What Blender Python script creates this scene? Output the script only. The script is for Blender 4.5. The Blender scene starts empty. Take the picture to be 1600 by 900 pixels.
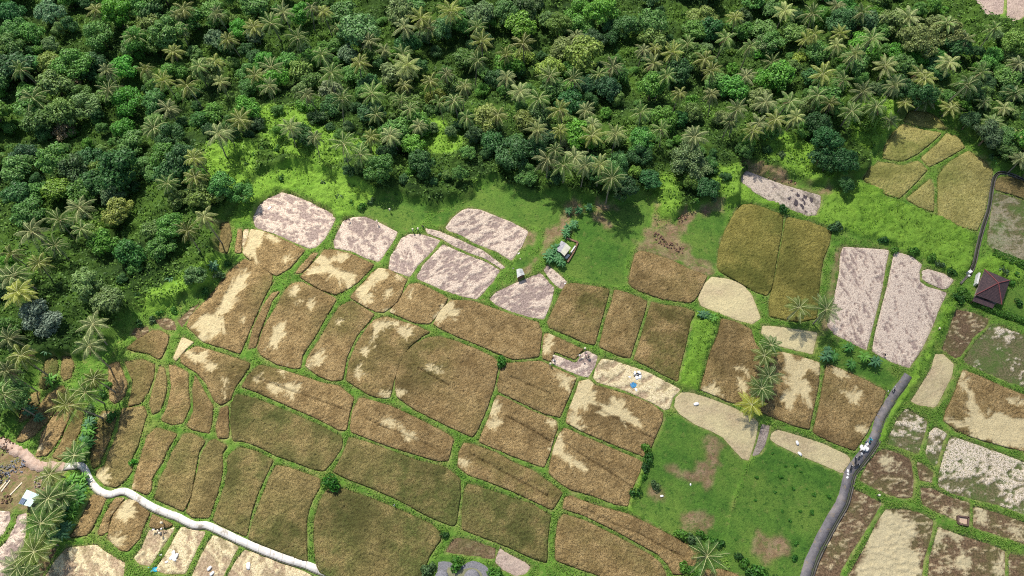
import bpy, bmesh, math, random
import numpy as np
from mathutils import Vector, Matrix, Euler
random.seed(7); RNG = np.random.default_rng(11)
SC = bpy.context.scene
COL = SC.collection
R = math.radians

# ------------------------------------------------------------------ camera maths (photo pixels -> ground)
H, PITCH, FOC = 168.0, R(62), 1067.0
FWD = np.array([0, math.cos(PITCH), -math.sin(PITCH)]); UPV = np.array([0, math.sin(PITCH), math.cos(PITCH)]); RT = np.array([1.0, 0, 0])
def ground_xy(px, py, z=0.3):
    px = np.asarray(px, float); py = np.asarray(py, float)
    d = FWD * FOC + RT * (px[..., None] - 800) - UPV * (py[..., None] - 450)
    t = (z - H) / d[..., 2]
    return np.stack([d[..., 0] * t, d[..., 1] * t], -1)
def P(px, py, z=0.3):
    a = ground_xy(np.array([px]), np.array([py]), z)[0]
    return float(a[0]), float(a[1])
def poly_w(pts, z=0.3):
    a = np.array(pts, float)
    return ground_xy(a[:, 0], a[:, 1], z)

# ------------------------------------------------------------------ noise
def hash2(ix, iy, seed=0):
    n = (ix.astype(np.int64) * 374761393 + iy.astype(np.int64) * 668265263 + seed * 1442695041) & 0xFFFFFFFF
    n = ((n ^ (n >> 13)) * 1274126177) & 0xFFFFFFFF
    n = (n ^ (n >> 16)) & 0xFFFFFFFF
    return n / 4294967295.0
def vnoise(x, y, seed=0):
    xi = np.floor(x); yi = np.floor(y); fx = x - xi; fy = y - yi
    fx = fx * fx * (3 - 2 * fx); fy = fy * fy * (3 - 2 * fy)
    a = hash2(xi, yi, seed); b = hash2(xi + 1, yi, seed); c = hash2(xi, yi + 1, seed); d = hash2(xi + 1, yi + 1, seed)
    return a + (b - a) * fx + (c - a) * fy + (a - b - c + d) * fx * fy
def fbm(x, y, scale, oct=3, seed=0):
    s = 0; amp = 0.5; tot = 0
    for o in range(oct):
        s = s + amp * vnoise(x / scale * 2 ** o, y / scale * 2 ** o, seed + o * 17); tot += amp; amp *= 0.5
    return s / tot
def smooth(a, b, x):
    t = np.clip((x - a) / (b - a), 0, 1); return t * t * (3 - 2 * t)

# ------------------------------------------------------------------ polygons
def chaikin(p, n=2):
    p = np.asarray(p, float)
    for _ in range(n):
        q = np.roll(p, -1, 0); k = .06 if n > 1 and _ == 0 else .17
        p = np.stack([p * (1 - k) + q * k, p * k + q * (1 - k)], 1).reshape(-1, 2)
    return p
def grow(p, a):
    p = np.asarray(p, float); d = np.roll(p, -1, 0) - np.roll(p, 1, 0); d /= np.linalg.norm(d, axis=1)[:, None] + 1e-9
    area = .5 * np.sum(p[:, 0] * np.roll(p[:, 1], -1) - np.roll(p[:, 0], -1) * p[:, 1]); s = 1 if area > 0 else -1
    return p + np.stack([d[:, 1], -d[:, 0]], 1) * a * s
def sdf(poly, X, Y):
    """signed distance, positive inside; also nearest boundary point"""
    n = len(poly); best = np.full(X.shape, 1e18); bx = np.zeros(X.shape); by = np.zeros(X.shape)
    inside = np.zeros(X.shape, bool)
    for i in range(n):
        x0, y0 = poly[i]; x1, y1 = poly[(i + 1) % n]
        dx, dy = x1 - x0, y1 - y0; L = dx * dx + dy * dy + 1e-12
        t = np.clip(((X - x0) * dx + (Y - y0) * dy) / L, 0, 1)
        qx = x0 + t * dx; qy = y0 + t * dy
        d = (X - qx) ** 2 + (Y - qy) ** 2
        m = d < best; best = np.where(m, d, best); bx = np.where(m, qx, bx); by = np.where(m, qy, by)
        if y0 != y1:
            c = ((y0 > Y) != (y1 > Y)) & (X < (x1 - x0) * (Y - y0) / (y1 - y0) + x0)
            inside ^= c
    d = np.sqrt(best)
    return np.where(inside, d, -d), bx, by
def pp(s): return [tuple(float(v) for v in q.split(',')) for q in s.split()]

# ------------------------------------------------------------------ scene object helpers
def link(o, parent=None):
    COL.objects.link(o)
    if parent: o.parent = parent
    return o
def tag(o, label=None, cat=None, group=None, kind=None):
    if label: o['label'] = label
    if cat: o['category'] = cat
    if group: o['group'] = group
    if kind: o['kind'] = kind
    return o
def mesh_np(name, V, F, mats, attrs=None, smooth_=False, midx=None):
    me = bpy.data.meshes.new(name)
    V = np.asarray(V, np.float32); F = np.asarray(F, np.int32)
    k = F.shape[1]
    me.vertices.add(len(V)); me.vertices.foreach_set('co', V.ravel())
    me.loops.add(F.size); me.loops.foreach_set('vertex_index', F.ravel())
    me.polygons.add(len(F)); me.polygons.foreach_set('loop_start', np.arange(0, F.size, k, dtype=np.int32))
    me.polygons.foreach_set('loop_total', np.full(len(F), k, np.int32))
    if smooth_: me.polygons.foreach_set('use_smooth', np.ones(len(F), bool))
    for m in (mats if isinstance(mats, (list, tuple)) else [mats]): me.materials.append(m)
    if midx is not None: me.polygons.foreach_set('material_index', np.asarray(midx, np.int32))
    for n, a in (attrs or {}).items():
        at = me.attributes.new(n, 'FLOAT', 'POINT'); at.data.foreach_set('value', np.asarray(a, np.float32))
    me.update(calc_edges=True); me.validate()
    return me
def empty(name, loc, rz=0.0, s=1.0):
    o = bpy.data.objects.new(name, None); o.location = loc; o.rotation_euler = (0, 0, rz); o.scale = (s, s, s)
    o.empty_display_size = 0.3
    return link(o)
def meshobj(name, me, parent=None, loc=(0, 0, 0), rot=(0, 0, 0), sc=(1, 1, 1)):
    o = bpy.data.objects.new(name, me); o.location = loc; o.rotation_euler = rot; o.scale = sc
    return link(o, parent)

# ------------------------------------------------------------------ materials
class NT:
    def __init__(s, name):
        s.m = bpy.data.materials.new(name); s.m.use_nodes = True
        s.t = s.m.node_tree; s.t.nodes.clear(); s.out = s.n('ShaderNodeOutputMaterial')
    def n(s, typ, **kw):
        nd = s.t.nodes.new(typ)
        for k, v in kw.items():
            setattr(nd, k, v)
        return nd
    def l(s, a, b): s.t.links.new(a, b)
    def val(s, sock, v):
        if hasattr(v, 'is_linked'): s.l(v, sock)
        else: sock.default_value = v
    def pos(s): return s.n('ShaderNodeNewGeometry').outputs['Position']
    def noise(s, scale, detail=3, rough=0.55, vec=None, ramp=None, dist=0.0, out='Fac'):
        nd = s.n('ShaderNodeTexNoise'); nd.inputs['Scale'].default_value = scale; nd.inputs['Detail'].default_value = detail
        nd.inputs['Roughness'].default_value = rough; nd.inputs['Distortion'].default_value = dist
        s.l(vec or s.pos(), nd.inputs['Vector'])
        o = nd.outputs[out]
        return s.ramp(o, *ramp) if ramp else o
    def ramp(s, v, a, b):
        nd = s.n('ShaderNodeMapRange'); nd.interpolation_type = 'SMOOTHSTEP'
        s.val(nd.inputs['Value'], v); nd.inputs['From Min'].default_value = a; nd.inputs['From Max'].default_value = b
        return nd.outputs['Result']
    def mix(s, f, a, b, blend='MIX'):
        nd = s.n('ShaderNodeMix', data_type='RGBA', blend_type=blend)
        s.val(nd.inputs[0], f)
        for sock, v in ((nd.inputs[6], a), (nd.inputs[7], b)):
            if isinstance(v, tuple): sock.default_value = (*v, 1) if len(v) == 3 else v
            else: s.l(v, sock)
        return nd.outputs[2]
    def math(s, op, a, b=0.5):
        nd = s.n('ShaderNodeMath', operation=op); s.val(nd.inputs[0], a); s.val(nd.inputs[1], b); nd.use_clamp = False
        return nd.outputs[0]
    def attr(s, name): return s.n('ShaderNodeAttribute', attribute_name=name).outputs['Fac']
    def finish(s, color, rough=0.9, bump=None, bump_d=0.1, spec=0.2, transl=0.0, metallic=0.0):
        b = s.n('ShaderNodeBsdfPrincipled')
        if isinstance(color, tuple): b.inputs['Base Color'].default_value = (*color, 1)
        else: s.l(color, b.inputs['Base Color'])
        s.val(b.inputs['Roughness'], rough); b.inputs['Specular IOR Level'].default_value = spec
        b.inputs['Metallic'].default_value = metallic
        if bump is not None:
            bp = s.n('ShaderNodeBump'); bp.inputs['Strength'].default_value = 1.0; bp.inputs['Distance'].default_value = bump_d
            s.l(bump, bp.inputs['Height']); s.l(bp.outputs[0], b.inputs['Normal'])
        if transl:
            tr = s.n('ShaderNodeBsdfTranslucent')
            if isinstance(color, tuple): tr.inputs['Color'].default_value = (*color, 1)
            else: s.l(color, tr.inputs['Color'])
            mx = s.n('ShaderNodeMixShader'); mx.inputs[0].default_value = transl
            s.l(b.outputs[0], mx.inputs[1]); s.l(tr.outputs[0], mx.inputs[2]); s.l(mx.outputs[0], s.out.inputs[0])
        else: s.l(b.outputs[0], s.out.inputs[0])
        return s.m
def rgb(r, g, b):   # sRGB 0-255 -> linear
    f = lambda c: (c / 255 / 12.92) if c / 255 <= 0.04045 else ((c / 255 + 0.055) / 1.055) ** 2.4
    return (f(r), f(g), f(b))
def mul(c, k): return tuple(x * k for x in c)

def rice_mat(name, light, dark, mid, green, pale=rgb(226, 208, 160)):
    t = NT(name)
    sp = t.noise(4.2, 2, 0.85, ramp=(0.44, 0.56))            # stalk clumps; dark gaps mix soil tone with painted-in self-shadow
    big = t.noise(0.06, 5, 0.65, ramp=(0.46, 0.66))           # patches of another ripeness
    med = t.noise(0.35, 4, 0.6, ramp=(0.3, 0.7))
    c = t.mix(med, mid, light)
    c = t.mix(t.math('MULTIPLY', t.attr('greenness'), t.noise(0.12, 4, 0.65, ramp=(0.3, 0.62))), c, green)
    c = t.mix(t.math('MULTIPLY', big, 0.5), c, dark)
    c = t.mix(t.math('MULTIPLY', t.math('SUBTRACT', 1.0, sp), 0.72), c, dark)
    st = t.noise(1.6, 4, 0.7, dist=1.5, ramp=(0.3, 0.75))     # swirls of lodged straw
    pc = t.mix(st, mul(pale, 0.66), pale)
    c = t.mix(t.attr('pale'), c, pc)
    c = t.mix(t.math('MULTIPLY', t.attr('furrow'), 0.75), c, mul(dark, 0.5))
    return t.finish(c, 0.85, bump=t.noise(2.6, 4, 0.7), bump_d=0.35, spec=0.1)

def stubble_mat(name, soil, soil2, straw, straw2, green, gk=0.0, dark_patch=0.0):
    t = NT(name)
    c = t.mix(t.noise(2.4, 3, 0.8, ramp=(0.38, 0.62)), mul(soil2, .85), soil)
    if gk: c = t.mix(t.math('MULTIPLY', t.noise(0.16, 4, 0.7, ramp=(0.4, 0.66)), gk), c, green)
    c = t.mix(t.math('MULTIPLY', t.noise(0.06, 3, 0.5, ramp=(0.45, 0.75)), 0.3), c, mul(soil2, 0.6))
    pile = t.math('MULTIPLY', t.attr('pile'), t.noise(4.0, 3, 0.8, ramp=(0.38, 0.54)))
    c = t.mix(pile, c, t.mix(t.noise(2.0, 3, 0.6, ramp=(0.3, 0.7)), straw2, straw))
    st = t.noise(2.2, 4, 0.7, dist=1.2, ramp=(0.25, 0.7))
    c = t.mix(t.attr('pale'), c, t.mix(st, mul(straw2, 0.62), straw2))
    return t.finish(c, 0.9, bump=t.noise(2.4, 4, 0.7), bump_d=0.25, spec=0.1)

MATS = {}
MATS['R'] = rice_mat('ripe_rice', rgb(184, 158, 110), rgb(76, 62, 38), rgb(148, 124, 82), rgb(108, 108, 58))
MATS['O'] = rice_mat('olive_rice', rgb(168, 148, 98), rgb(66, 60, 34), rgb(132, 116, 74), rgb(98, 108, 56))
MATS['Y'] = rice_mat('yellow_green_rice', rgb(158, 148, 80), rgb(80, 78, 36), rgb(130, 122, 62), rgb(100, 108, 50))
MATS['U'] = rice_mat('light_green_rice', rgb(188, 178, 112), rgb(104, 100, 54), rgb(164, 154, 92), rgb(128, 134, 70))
MATS['P'] = stubble_mat('pink_stubble', rgb(174, 154, 142), rgb(138, 120, 110), rgb(220, 202, 180), rgb(208, 188, 166), rgb(100, 120, 60))
MATS['S'] = stubble_mat('straw_stubble', rgb(186, 164, 134), rgb(150, 128, 102), rgb(220, 204, 166), rgb(208, 194, 148), rgb(120, 130, 70), 0.25)
MATS['D'] = stubble_mat('dark_stubble', rgb(124, 102, 78), rgb(88, 72, 54), rgb(196, 176, 138), rgb(206, 192, 152), rgb(86, 96, 48), 0.45)
MATS['X'] = stubble_mat('mottled_stubble', rgb(120, 110, 82), rgb(88, 92, 54), rgb(218, 202, 184), rgb(206, 190, 160), rgb(76, 104, 44), 0.75)
MATS['G'] = stubble_mat('grey_stubble', rgb(160, 146, 136), rgb(124, 110, 104), rgb(192, 178, 164), rgb(184, 170, 150), rgb(96, 110, 60), 0.2)

def ground_material():
    t = NT('ground_cover')
    nf = t.noise(2.2, 4, 0.7, ramp=(0.25, 0.75)); nm = t.noise(0.35, 4, 0.65, ramp=(0.3, 0.7)); nb = t.noise(0.06, 4, 0.6, ramp=(0.35, 0.7))
    dike = t.mix(nm, rgb(84, 126, 44), rgb(120, 158, 62)); dike = t.mix(t.noise(.09, 3, .6, ramp=(.5, .75)), dike, rgb(140, 150, 76)); dike = t.mix(t.math('MULTIPLY', nf, 0.5), dike, rgb(58, 88, 32))
    dike = t.mix(t.math('MULTIPLY', t.noise(0.5, 4, 0.7, ramp=(0.55, 0.75)), 0.55), dike, rgb(160, 150, 92))
    lawn = t.mix(nm, rgb(68, 108, 40), rgb(92, 132, 50)); lawn = t.mix(nb, lawn, rgb(116, 142, 60)); lawn = t.mix(t.noise(.5, 4, .7, ramp=(.55, .75)), lawn, rgb(122, 134, 68)); lawn = t.mix(t.noise(.9, 5, .75, ramp=(.52, .68)), lawn, rgb(56, 92, 34)); lawn = t.mix(t.math('MULTIPLY', nf, 0.45), lawn, rgb(44, 74, 28))
    lush = t.mix(nm, rgb(108, 150, 48), rgb(142, 182, 66)); lush = t.mix(t.math('MULTIPLY', nf, 0.5), lush, rgb(50, 84, 28)); lush = t.mix(t.math('MULTIPLY', nb, 0.45), lush, rgb(124, 158, 62))
    dirt = t.mix(nm, rgb(134, 102, 80), rgb(176, 146, 118)); dirt = t.mix(t.math('MULTIPLY', nf, 0.5), dirt, rgb(104, 78, 62)); 
    dirt = t.mix(t.math('MULTIPLY', t.noise(0.9, 5, 0.75, ramp=(0.5, 0.62)), 0.7), dirt, rgb(96, 112, 52))
    jung = t.mix(nm, rgb(34, 56, 24), rgb(62, 88, 34)); jung = t.mix(t.math('MULTIPLY', nb, 0.6), jung, rgb(98, 132, 46)); jung = t.mix(t.math('MULTIPLY', nf, 0.5), jung, rgb(30, 48, 22))
    c = t.mix(t.attr('jungle'), dike, jung)
    c = t.mix(t.attr('lush'), c, lush); c = t.mix(t.attr('lawn'), c, lawn); c = t.mix(t.attr('dirt'), c, dirt)
    c = t.mix(t.math('MULTIPLY', t.attr('pale_rim'), t.noise(.5, 3, .7, ramp=(.38, .6))), c, t.mix(nf, rgb(150, 142, 92), rgb(184, 172, 120)))
    c = t.mix(t.attr('soil'), c, rgb(112, 112, 62))
    return t.finish(c, 0.9, bump=t.noise(1.8, 5, 0.75), bump_d=0.5, spec=0.12)

# ------------------------------------------------------------------ field outlines traced from the photo (photo pixels)
FIELDS = []
def F(kind, s, **kw): FIELDS.append((kind, pp(s), kw))
# pink harvested terraces
F('P', '415,311 440,300 460,305 488,317 516,331 524,340 517,356 507,373 495,385 484,388 457,377 430,365 399,355 395,340 403,322', rows=-28)
F('P', '536,345 550,339 570,338 590,346 607,355 621,362 617,372 607,387 592,409 570,402 550,392 522,387 521,375 527,362', rows=-58)
F('P', '627,372 640,365 660,366 688,375 675,392 652,415 640,432 620,425 607,420 610,400 620,385', rows=-58)
F('P', '664,356 687,361 722,376 755,391 775,406 789,417 784,420 760,404 735,395 707,383 690,372 668,364', rows=25)
F('P', '692,381 707,388 735,400 760,409 781,422 770,440 752,460 745,467 720,462 690,452 650,434 660,415 677,397', rows=35)
F('P', '696,355 707,340 722,328 732,325 750,327 775,337 800,347 826,361 815,385 799,407 775,392 740,379 722,367 700,360', rows=25)
F('P', '765,467 775,456 790,449 803,443 845,426 856,438 866,448 862,470 850,499 830,495 800,487 775,476', rows=20)
F('P', '855,413 872,427 886,440 878,451 868,445 858,434 850,422', rows=30)
# rice row by row
F('O', '345,350 358,347 362,370 355,395 342,395')
F('R', '372,360 378,358 377,395 367,395')
F('S', '381,357 388,357 387,372 380,392 378,378')
F('R', '392,358 410,361 430,369 457,381 477,391 465,405 452,420 432,431 415,423 400,412 385,402 379,394 384,380')
F('R', '497,396 490,395 470,415 462,427 470,427 481,417')
F('R', '500,400 507,390 525,391 550,397 585,414 575,425 560,440 550,448 525,461 500,452 485,443 469,433 484,417')
F('R', '592,419 607,421 636,437 632,445 628,457 619,474 600,488 587,487 572,480 547,465 555,455 570,440 580,428')
F('R', '640,444 655,443 680,455 700,466 691,482 672,506 650,505 630,497 608,487 622,472 629,460')
F('R', '704,469 737,470 800,492 841,504 847,520 842,557 815,561 800,561 775,551 750,540 720,528 687,513 677,506 687,487')
F('R', '335,455 357,425 382,405 400,411 425,430 425,442 410,470 399,495 390,517 375,553 350,544 317,534 292,510 297,495 312,480', warm=1)
F('R', '437,455 425,470 405,522 399,543 388,545 395,515 410,480 425,458')
F('R', '447,452 456,443 472,441 492,450 526,467 510,494 495,521 472,556 470,575 460,576 432,569 408,555 402,545 412,512 430,482')
F('R', '544,472 551,471 585,491 575,504 557,525 542,557 535,594 517,595 497,587 477,572 480,560 500,530 517,500 530,480')
F('R', '575,510 585,500 605,495 617,499 650,509 672,519 660,525 640,541 625,566 615,596 609,622 595,622 575,616 550,600 541,594 545,567 557,537')
F('R', '650,536 670,527 687,526 712,533 750,548 773,560 779,570 772,605 760,640 747,670 738,683 707,669 650,641 620,620 617,600 622,575 632,552', furrow=[(655,575,705,603)])
F('R', '307,541 325,546 370,560 390,567 389,575 367,605 360,625 345,633 334,625 323,600 307,582 283,567 283,557 295,547')
F('R', '285,527 303,535 291,545 275,564 271,560', allpale=.7)
F('R', '405,570 450,581 476,589 505,599 530,603 553,622 546,645 541,672 530,672 500,656 450,634 400,612 377,604 388,587', furrow=[(400,590,545,642)])
F('O', '370,616 400,623 450,643 500,665 535,684 534,700 520,720 507,736 490,733 460,722 432,712 400,696 378,689 364,688 360,660 362,630')
F('R', '345,638 356,634 357,650 357,684 341,685 337,668 342,650')
F('R', '562,622 575,624 612,635 650,653 697,677 709,686 700,720 682,720 650,710 607,697 575,685 549,675 547,668 551,642', furrow=[(570,655,680,700)])
F('O', '545,683 575,691 615,706 650,719 697,731 719,748 719,775 712,820 705,821 670,807 625,782 575,760 540,747 521,737 532,717 541,697')
F('R', '725,692 740,695 775,707 800,722 832,735 860,755 879,770 866,792 862,796 832,782 800,767 762,752 732,742 715,729 717,707', furrow=[(735,710,858,775)])
F('O', '730,756 750,761 800,778 832,788 860,806 856,835 854,879 832,872 800,857 762,842 722,827 722,795 725,770')
F('O', '520,762 540,765 575,777 625,797 675,820 690,836 687,845 670,870 659,900 652,930 570,930 500,895 495,885 491,850 491,815 500,782 510,767')
F('O', '432,727 450,730 500,748 500,760 487,783 479,810 479,850 480,877 462,872 425,857 388,842 395,815 410,775 422,745')
F('O', '363,706 376,699 400,705 427,719 418,738 403,770 393,800 385,838 365,830 341,819 333,813 341,790 351,760 356,735 356,715')
F('O', '327,690 335,686 355,697 347,708 348,737 340,770 327,809 300,808 291,800 297,787 302,762 310,732 316,707')
F('O', '288,678 300,677 321,689 311,705 304,740 298,775 287,799 262,788 241,779 246,767 248,752 260,730 270,705')
F('R', '230,682 245,668 277,678 262,702 252,725 237,747 236,767 230,773 206,764 212,740 221,712')
F('O', '192,638 225,635 230,648 223,668 215,697 205,718 207,735 195,752 182,761 165,759 151,745 151,735 164,728 173,702 185,675 187,655')
F('R', '160,642 181,644 179,662 172,685 163,705 155,727 145,732 141,715 146,690 152,662')
F('R', '170,570 185,565 191,580 199,600 194,620 180,631 172,625 170,600')
F('R', '195,565 225,562 242,570 240,590 230,615 220,630 200,635 205,620 208,597 201,580')
F('O', '250,572 257,575 261,600 257,625 250,642 238,647 234,630 238,612 245,590')
F('R', '264,570 275,572 294,582 294,610 297,635 286,661 270,664 252,657 262,635 268,605')
F('R', '305,587 310,595 321,615 333,635 331,657 327,677 300,671 292,665 303,642 301,610')
F('R', '237,517 252,517 264,525 262,537 252,559 247,561 232,552 212,549 198,545 212,532')
F('D', '210,512 230,510 233,516 215,529 205,522')
F('D', '277,500 300,480 312,473 300,488 290,503 284,511')
F('D', '240,500 262,496 272,502 275,515 255,514')
F('O', '72,562 87,557 91,570 86,597 70,609 61,605 67,582')
F('O', '98,557 110,557 116,570 111,590 100,595 95,585')
F('R', '97,602 105,612 96,628 71,662 54,680 35,691 26,689 34,675 55,645 72,620')
F('R', '107,624 117,635 110,648 96,680 84,700 72,712 56,713 62,695 65,678 80,655 95,637')
F('R', '122,641 131,646 129,657 124,675 109,706 95,719 82,714 96,690 102,675 113,657')
F('O', '50,615 62,612 61,630 45,653 31,660 31,645')
# below the white path
F('R', '145,772 166,778 159,795 144,825 136,836 108,840 121,822 133,797')
F('R', '181,778 195,778 184,792 171,810 169,830 159,837 153,834 161,812 172,790')
F('R', '200,780 212,783 234,801 226,820 218,842 200,861 187,859 168,841 170,830 176,807 190,787')
F('R', '238,803 262,815 270,820 262,824 245,826 233,823')
F('S', '232,828 262,828 272,823 271,828 259,845 249,860 234,884 217,881 209,872 221,855', rows=-60)
F('S', '283,823 321,831 311,850 296,882 289,896 252,896 242,890 259,865 274,837', rows=-60)
F('S', '333,836 373,853 366,865 346,905 335,930 300,930 300,898 314,867 326,845', rows=-60)
F('S', '382,859 400,865 450,884 475,893 505,910 500,930 345,930 357,895 371,872', rows=-60)
F('S', '103,856 150,851 162,861 195,880 191,903 180,930 50,930 70,900 86,875', rows=-50)
F('P', '-25,797 14,799 15,812 4,835 -25,850', rows=20)
F('P', '27,805 42,801 40,820 37,850 20,887 5,930 -25,930 -25,880 10,845 22,822', rows=20)
F('D', '68,858 88,857 77,880 62,903 50,903 60,875')
# central brown fields
F('R', '884,444 900,443 925,447 952,452 949,466 941,495 929,539 912,535 895,527 859,512 855,504 867,478 877,457', dk=1)
F('R', '960,453 975,456 1011,470 1006,492 991,537 984,560 962,554 936,542 946,500 956,472', dk=1)
F('R', '1018,472 1037,477 1070,481 1086,488 1079,502 1071,540 1062,575 1059,596 1037,586 1012,572 990,562 1001,530 1011,495', dk=1)
F('R', '992,397 1000,392 1015,395 1050,407 1080,422 1105,431 1097,449 1086,468 1078,473 1037,468 1000,455 990,450 982,442 986,420', dk=1)
F('Y', '1160,320 1175,319 1200,327 1224,337 1221,365 1214,400 1206,449 1198,462 1180,456 1165,447 1145,435 1126,425 1121,417 1123,390 1133,360 1148,332')
F('Y', '1230,339 1265,347 1299,360 1296,380 1286,405 1281,435 1279,465 1276,497 1250,503 1225,499 1203,494 1202,470 1212,430 1220,390 1227,350')
F('S', '1112,432 1137,435 1160,443 1175,460 1182,477 1189,497 1175,506 1150,499 1112,484 1096,477 1091,467 1095,455 1102,442', nopile=1, allpale=.8)
F('R', '1127,498 1150,503 1173,515 1180,537 1196,557 1196,590 1188,615 1172,639 1140,628 1110,615 1094,609 1102,580 1110,550 1122,522', dk=1)
F('R', '1206,552 1220,550 1250,557 1281,567 1279,600 1271,637 1264,671 1237,664 1205,651 1182,641 1195,615 1202,580', dk=1)
F('S', '1192,508 1225,511 1278,519 1275,532 1270,553 1237,545 1215,539 1200,530 1190,520', nopile=1, allpale=.9)
F('R', '1292,568 1312,576 1350,593 1384,611 1379,630 1364,657 1355,675 1335,704 1307,694 1275,679 1271,674 1280,635 1286,600')
F('S', '940,560 960,563 1012,581 1064,608 1052,620 1046,638 1038,640 1022,630 975,609 934,597 927,590 931,575', rows=25)
F('R', '850,522 857,521 900,541 912,546 905,552 899,562 866,549 861,565 848,560 848,542')
F('P', '864,553 900,567 908,553 917,547 934,556 929,573 919,589 905,586 876,574 862,567', rows=25)
F('S', '1065,613 1080,613 1112,623 1150,638 1186,658 1180,690 1170,719 1160,716 1145,700 1130,683 1112,673 1087,663 1062,646 1054,635 1056,621', nopile=1, allpale=.55)
F('G', '1191,662 1203,665 1200,680 1195,697 1185,710 1176,712 1184,690', nopile=1)
F('S', '1206,677 1215,671 1250,681 1287,693 1325,711 1331,720 1320,741 1287,726 1250,711 1215,694 1204,686', nopile=1, allpale=.6)
F('R', '789,568 845,564 860,572 901,590 895,605 882,635 875,652 850,646 825,634 800,622 779,612 777,600 783,578', furrow=[(800,590,860,615)])
F('R', '778,617 800,627 825,640 869,657 871,670 866,682 859,707 850,730 832,724 800,712 748,690 755,672 765,650 772,627', furrow=[(790,650,860,690)])
F('R', '905,596 920,593 930,602 975,615 1020,632 1036,646 1034,660 1027,675 1016,702 1008,715 1000,711 950,691 912,675 884,660 888,642 900,612', furrow=[(925,633,1028,690)])
F('R', '882,668 907,680 950,698 995,717 1004,723 999,740 986,767 981,791 962,788 925,774 892,765 877,756 857,739 861,717 866,697 873,680', furrow=[(880,690,985,760)])
F('R', '883,777 892,775 925,788 980,803 1012,818 1050,838 1094,862 1085,885 1065,897 1052,897 1044,882 1027,865 987,843 950,823 912,805 879,794', furrow=[(910,793,1070,870)])
F('R', '880,803 912,813 950,831 987,851 1018,868 1033,881 1040,897 1040,930 985,930 950,905 925,895 900,887 868,875 868,845 872,815')
F('R', '1085,902 1098,891 1125,889 1150,897 1175,915 1165,930 1085,930')
F('D', '710,842 719,840 741,845 774,857 772,872 764,873 741,868 696,863 703,850', nopile=1)
F('P', '781,857 797,867 820,878 829,886 822,896 806,900 786,890 774,878 776,870', nopile=1, allpale=.4)
# east side
F('P', '1318,385 1390,390 1384,417 1379,449 1371,482 1360,525 1354,547 1325,532 1305,523 1293,508 1300,482 1307,450 1312,425 1313,400', rows=-78, dense=1)
F('P', '1398,392 1425,400 1441,413 1437,424 1438,440 1450,448 1465,452 1480,457 1466,487 1457,512 1441,545 1421,575 1395,566 1363,549 1368,520 1378,480 1386,450', rows=-78, dense=1)
F('P', '1441,423 1450,420 1475,427 1491,437 1482,449 1475,452 1452,442 1442,436', dense=1, rows=-78)
F('U', '1422,173 1450,176 1472,190 1478,202 1440,198 1412,190')
F('U', '1410,194 1440,203 1471,208 1455,223 1434,240 1412,251 1398,251 1380,247 1382,230 1395,208')
F('U', '1478,209 1495,213 1508,230 1475,249 1452,261 1439,247 1465,225')
F('U', '1375,253 1410,260 1434,251 1449,265 1431,285 1405,310 1385,304 1349,281 1356,265')
F('U', '1416,311 1453,280 1459,290 1459,331 1437,324', dk=1)
F('U', '1512,236 1537,251 1551,268 1546,295 1537,337 1526,361 1500,354 1466,337 1466,300 1466,275 1481,255', dk=1)
F('O', '1554,285 1562,277 1578,276 1600,283 1640,295 1640,322 1600,310 1575,302 1556,297')
F('X', '1554,301 1575,305 1600,313 1640,325 1640,412 1588,405 1562,395 1543,380 1547,350', low=1)
F('G', '1166,266 1200,279 1230,290 1283,305 1282,320 1275,336 1262,337 1232,325 1200,312 1176,298 1155,281', rows=-62, dense=1)
F('D', '1495,483 1520,488 1546,498 1541,510 1521,527 1501,557 1492,559 1473,545 1481,522')
F('X', '1553,506 1600,523 1640,535 1640,618 1600,604 1570,594 1537,579 1509,566 1506,562 1526,532', more=.035)
F('S', '1462,553 1475,553 1491,568 1488,587 1465,632 1460,636 1437,633 1424,627 1438,605 1456,575', nopile=1, allpale=.5)
F('R', '1505,578 1525,586 1575,608 1600,617 1640,630 1640,715 1600,705 1575,699 1525,685 1495,673 1475,657 1478,642 1493,612 1498,595')
F('X', '1417,638 1449,657 1447,672 1435,709 1412,701 1387,692 1392,678 1402,655', rows=0)
F('X', '1453,675 1462,667 1481,677 1474,690 1465,723 1460,729 1451,716 1447,706 1451,690')
F('X', '1486,681 1525,694 1575,712 1600,722 1640,735 1640,815 1600,803 1562,789 1520,779 1488,771 1467,759 1468,740 1475,712')
F('D', '1434,721 1445,726 1459,738 1456,754 1438,749 1434,735')
F('D', '1380,701 1400,706 1424,718 1428,750 1426,776 1412,779 1385,771 1360,759 1344,750 1356,725 1370,708')
F('D', '1332,763 1350,771 1379,786 1369,802 1349,835 1329,865 1313,897 1300,930 1262,930 1272,899 1284,870 1302,832 1317,800 1327,775')
F('D', '1385,796 1412,795 1437,801 1459,813 1456,835 1444,875 1441,899 1438,930 1323,930 1327,899 1352,855 1372,815')
F('D', '1467,823 1500,836 1550,851 1571,861 1571,899 1570,930 1450,930 1451,899 1453,872 1463,837')
F('D', '1577,864 1600,869 1640,880 1640,930 1578,930')
F('D', '1439,761 1457,763 1482,775 1516,786 1515,821 1487,809 1462,798 1442,788')
F('D', '1521,791 1550,798 1600,816 1640,830 1640,864 1600,849 1562,836 1522,824')
F('P', '1498,-14 1570,-12 1568,20 1545,25 1530,12 1510,2', rows=10, nopile=1)
F('P', '1575,-14 1612,-12 1605,20 1588,36 1574,28', rows=10, nopile=1)

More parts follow.
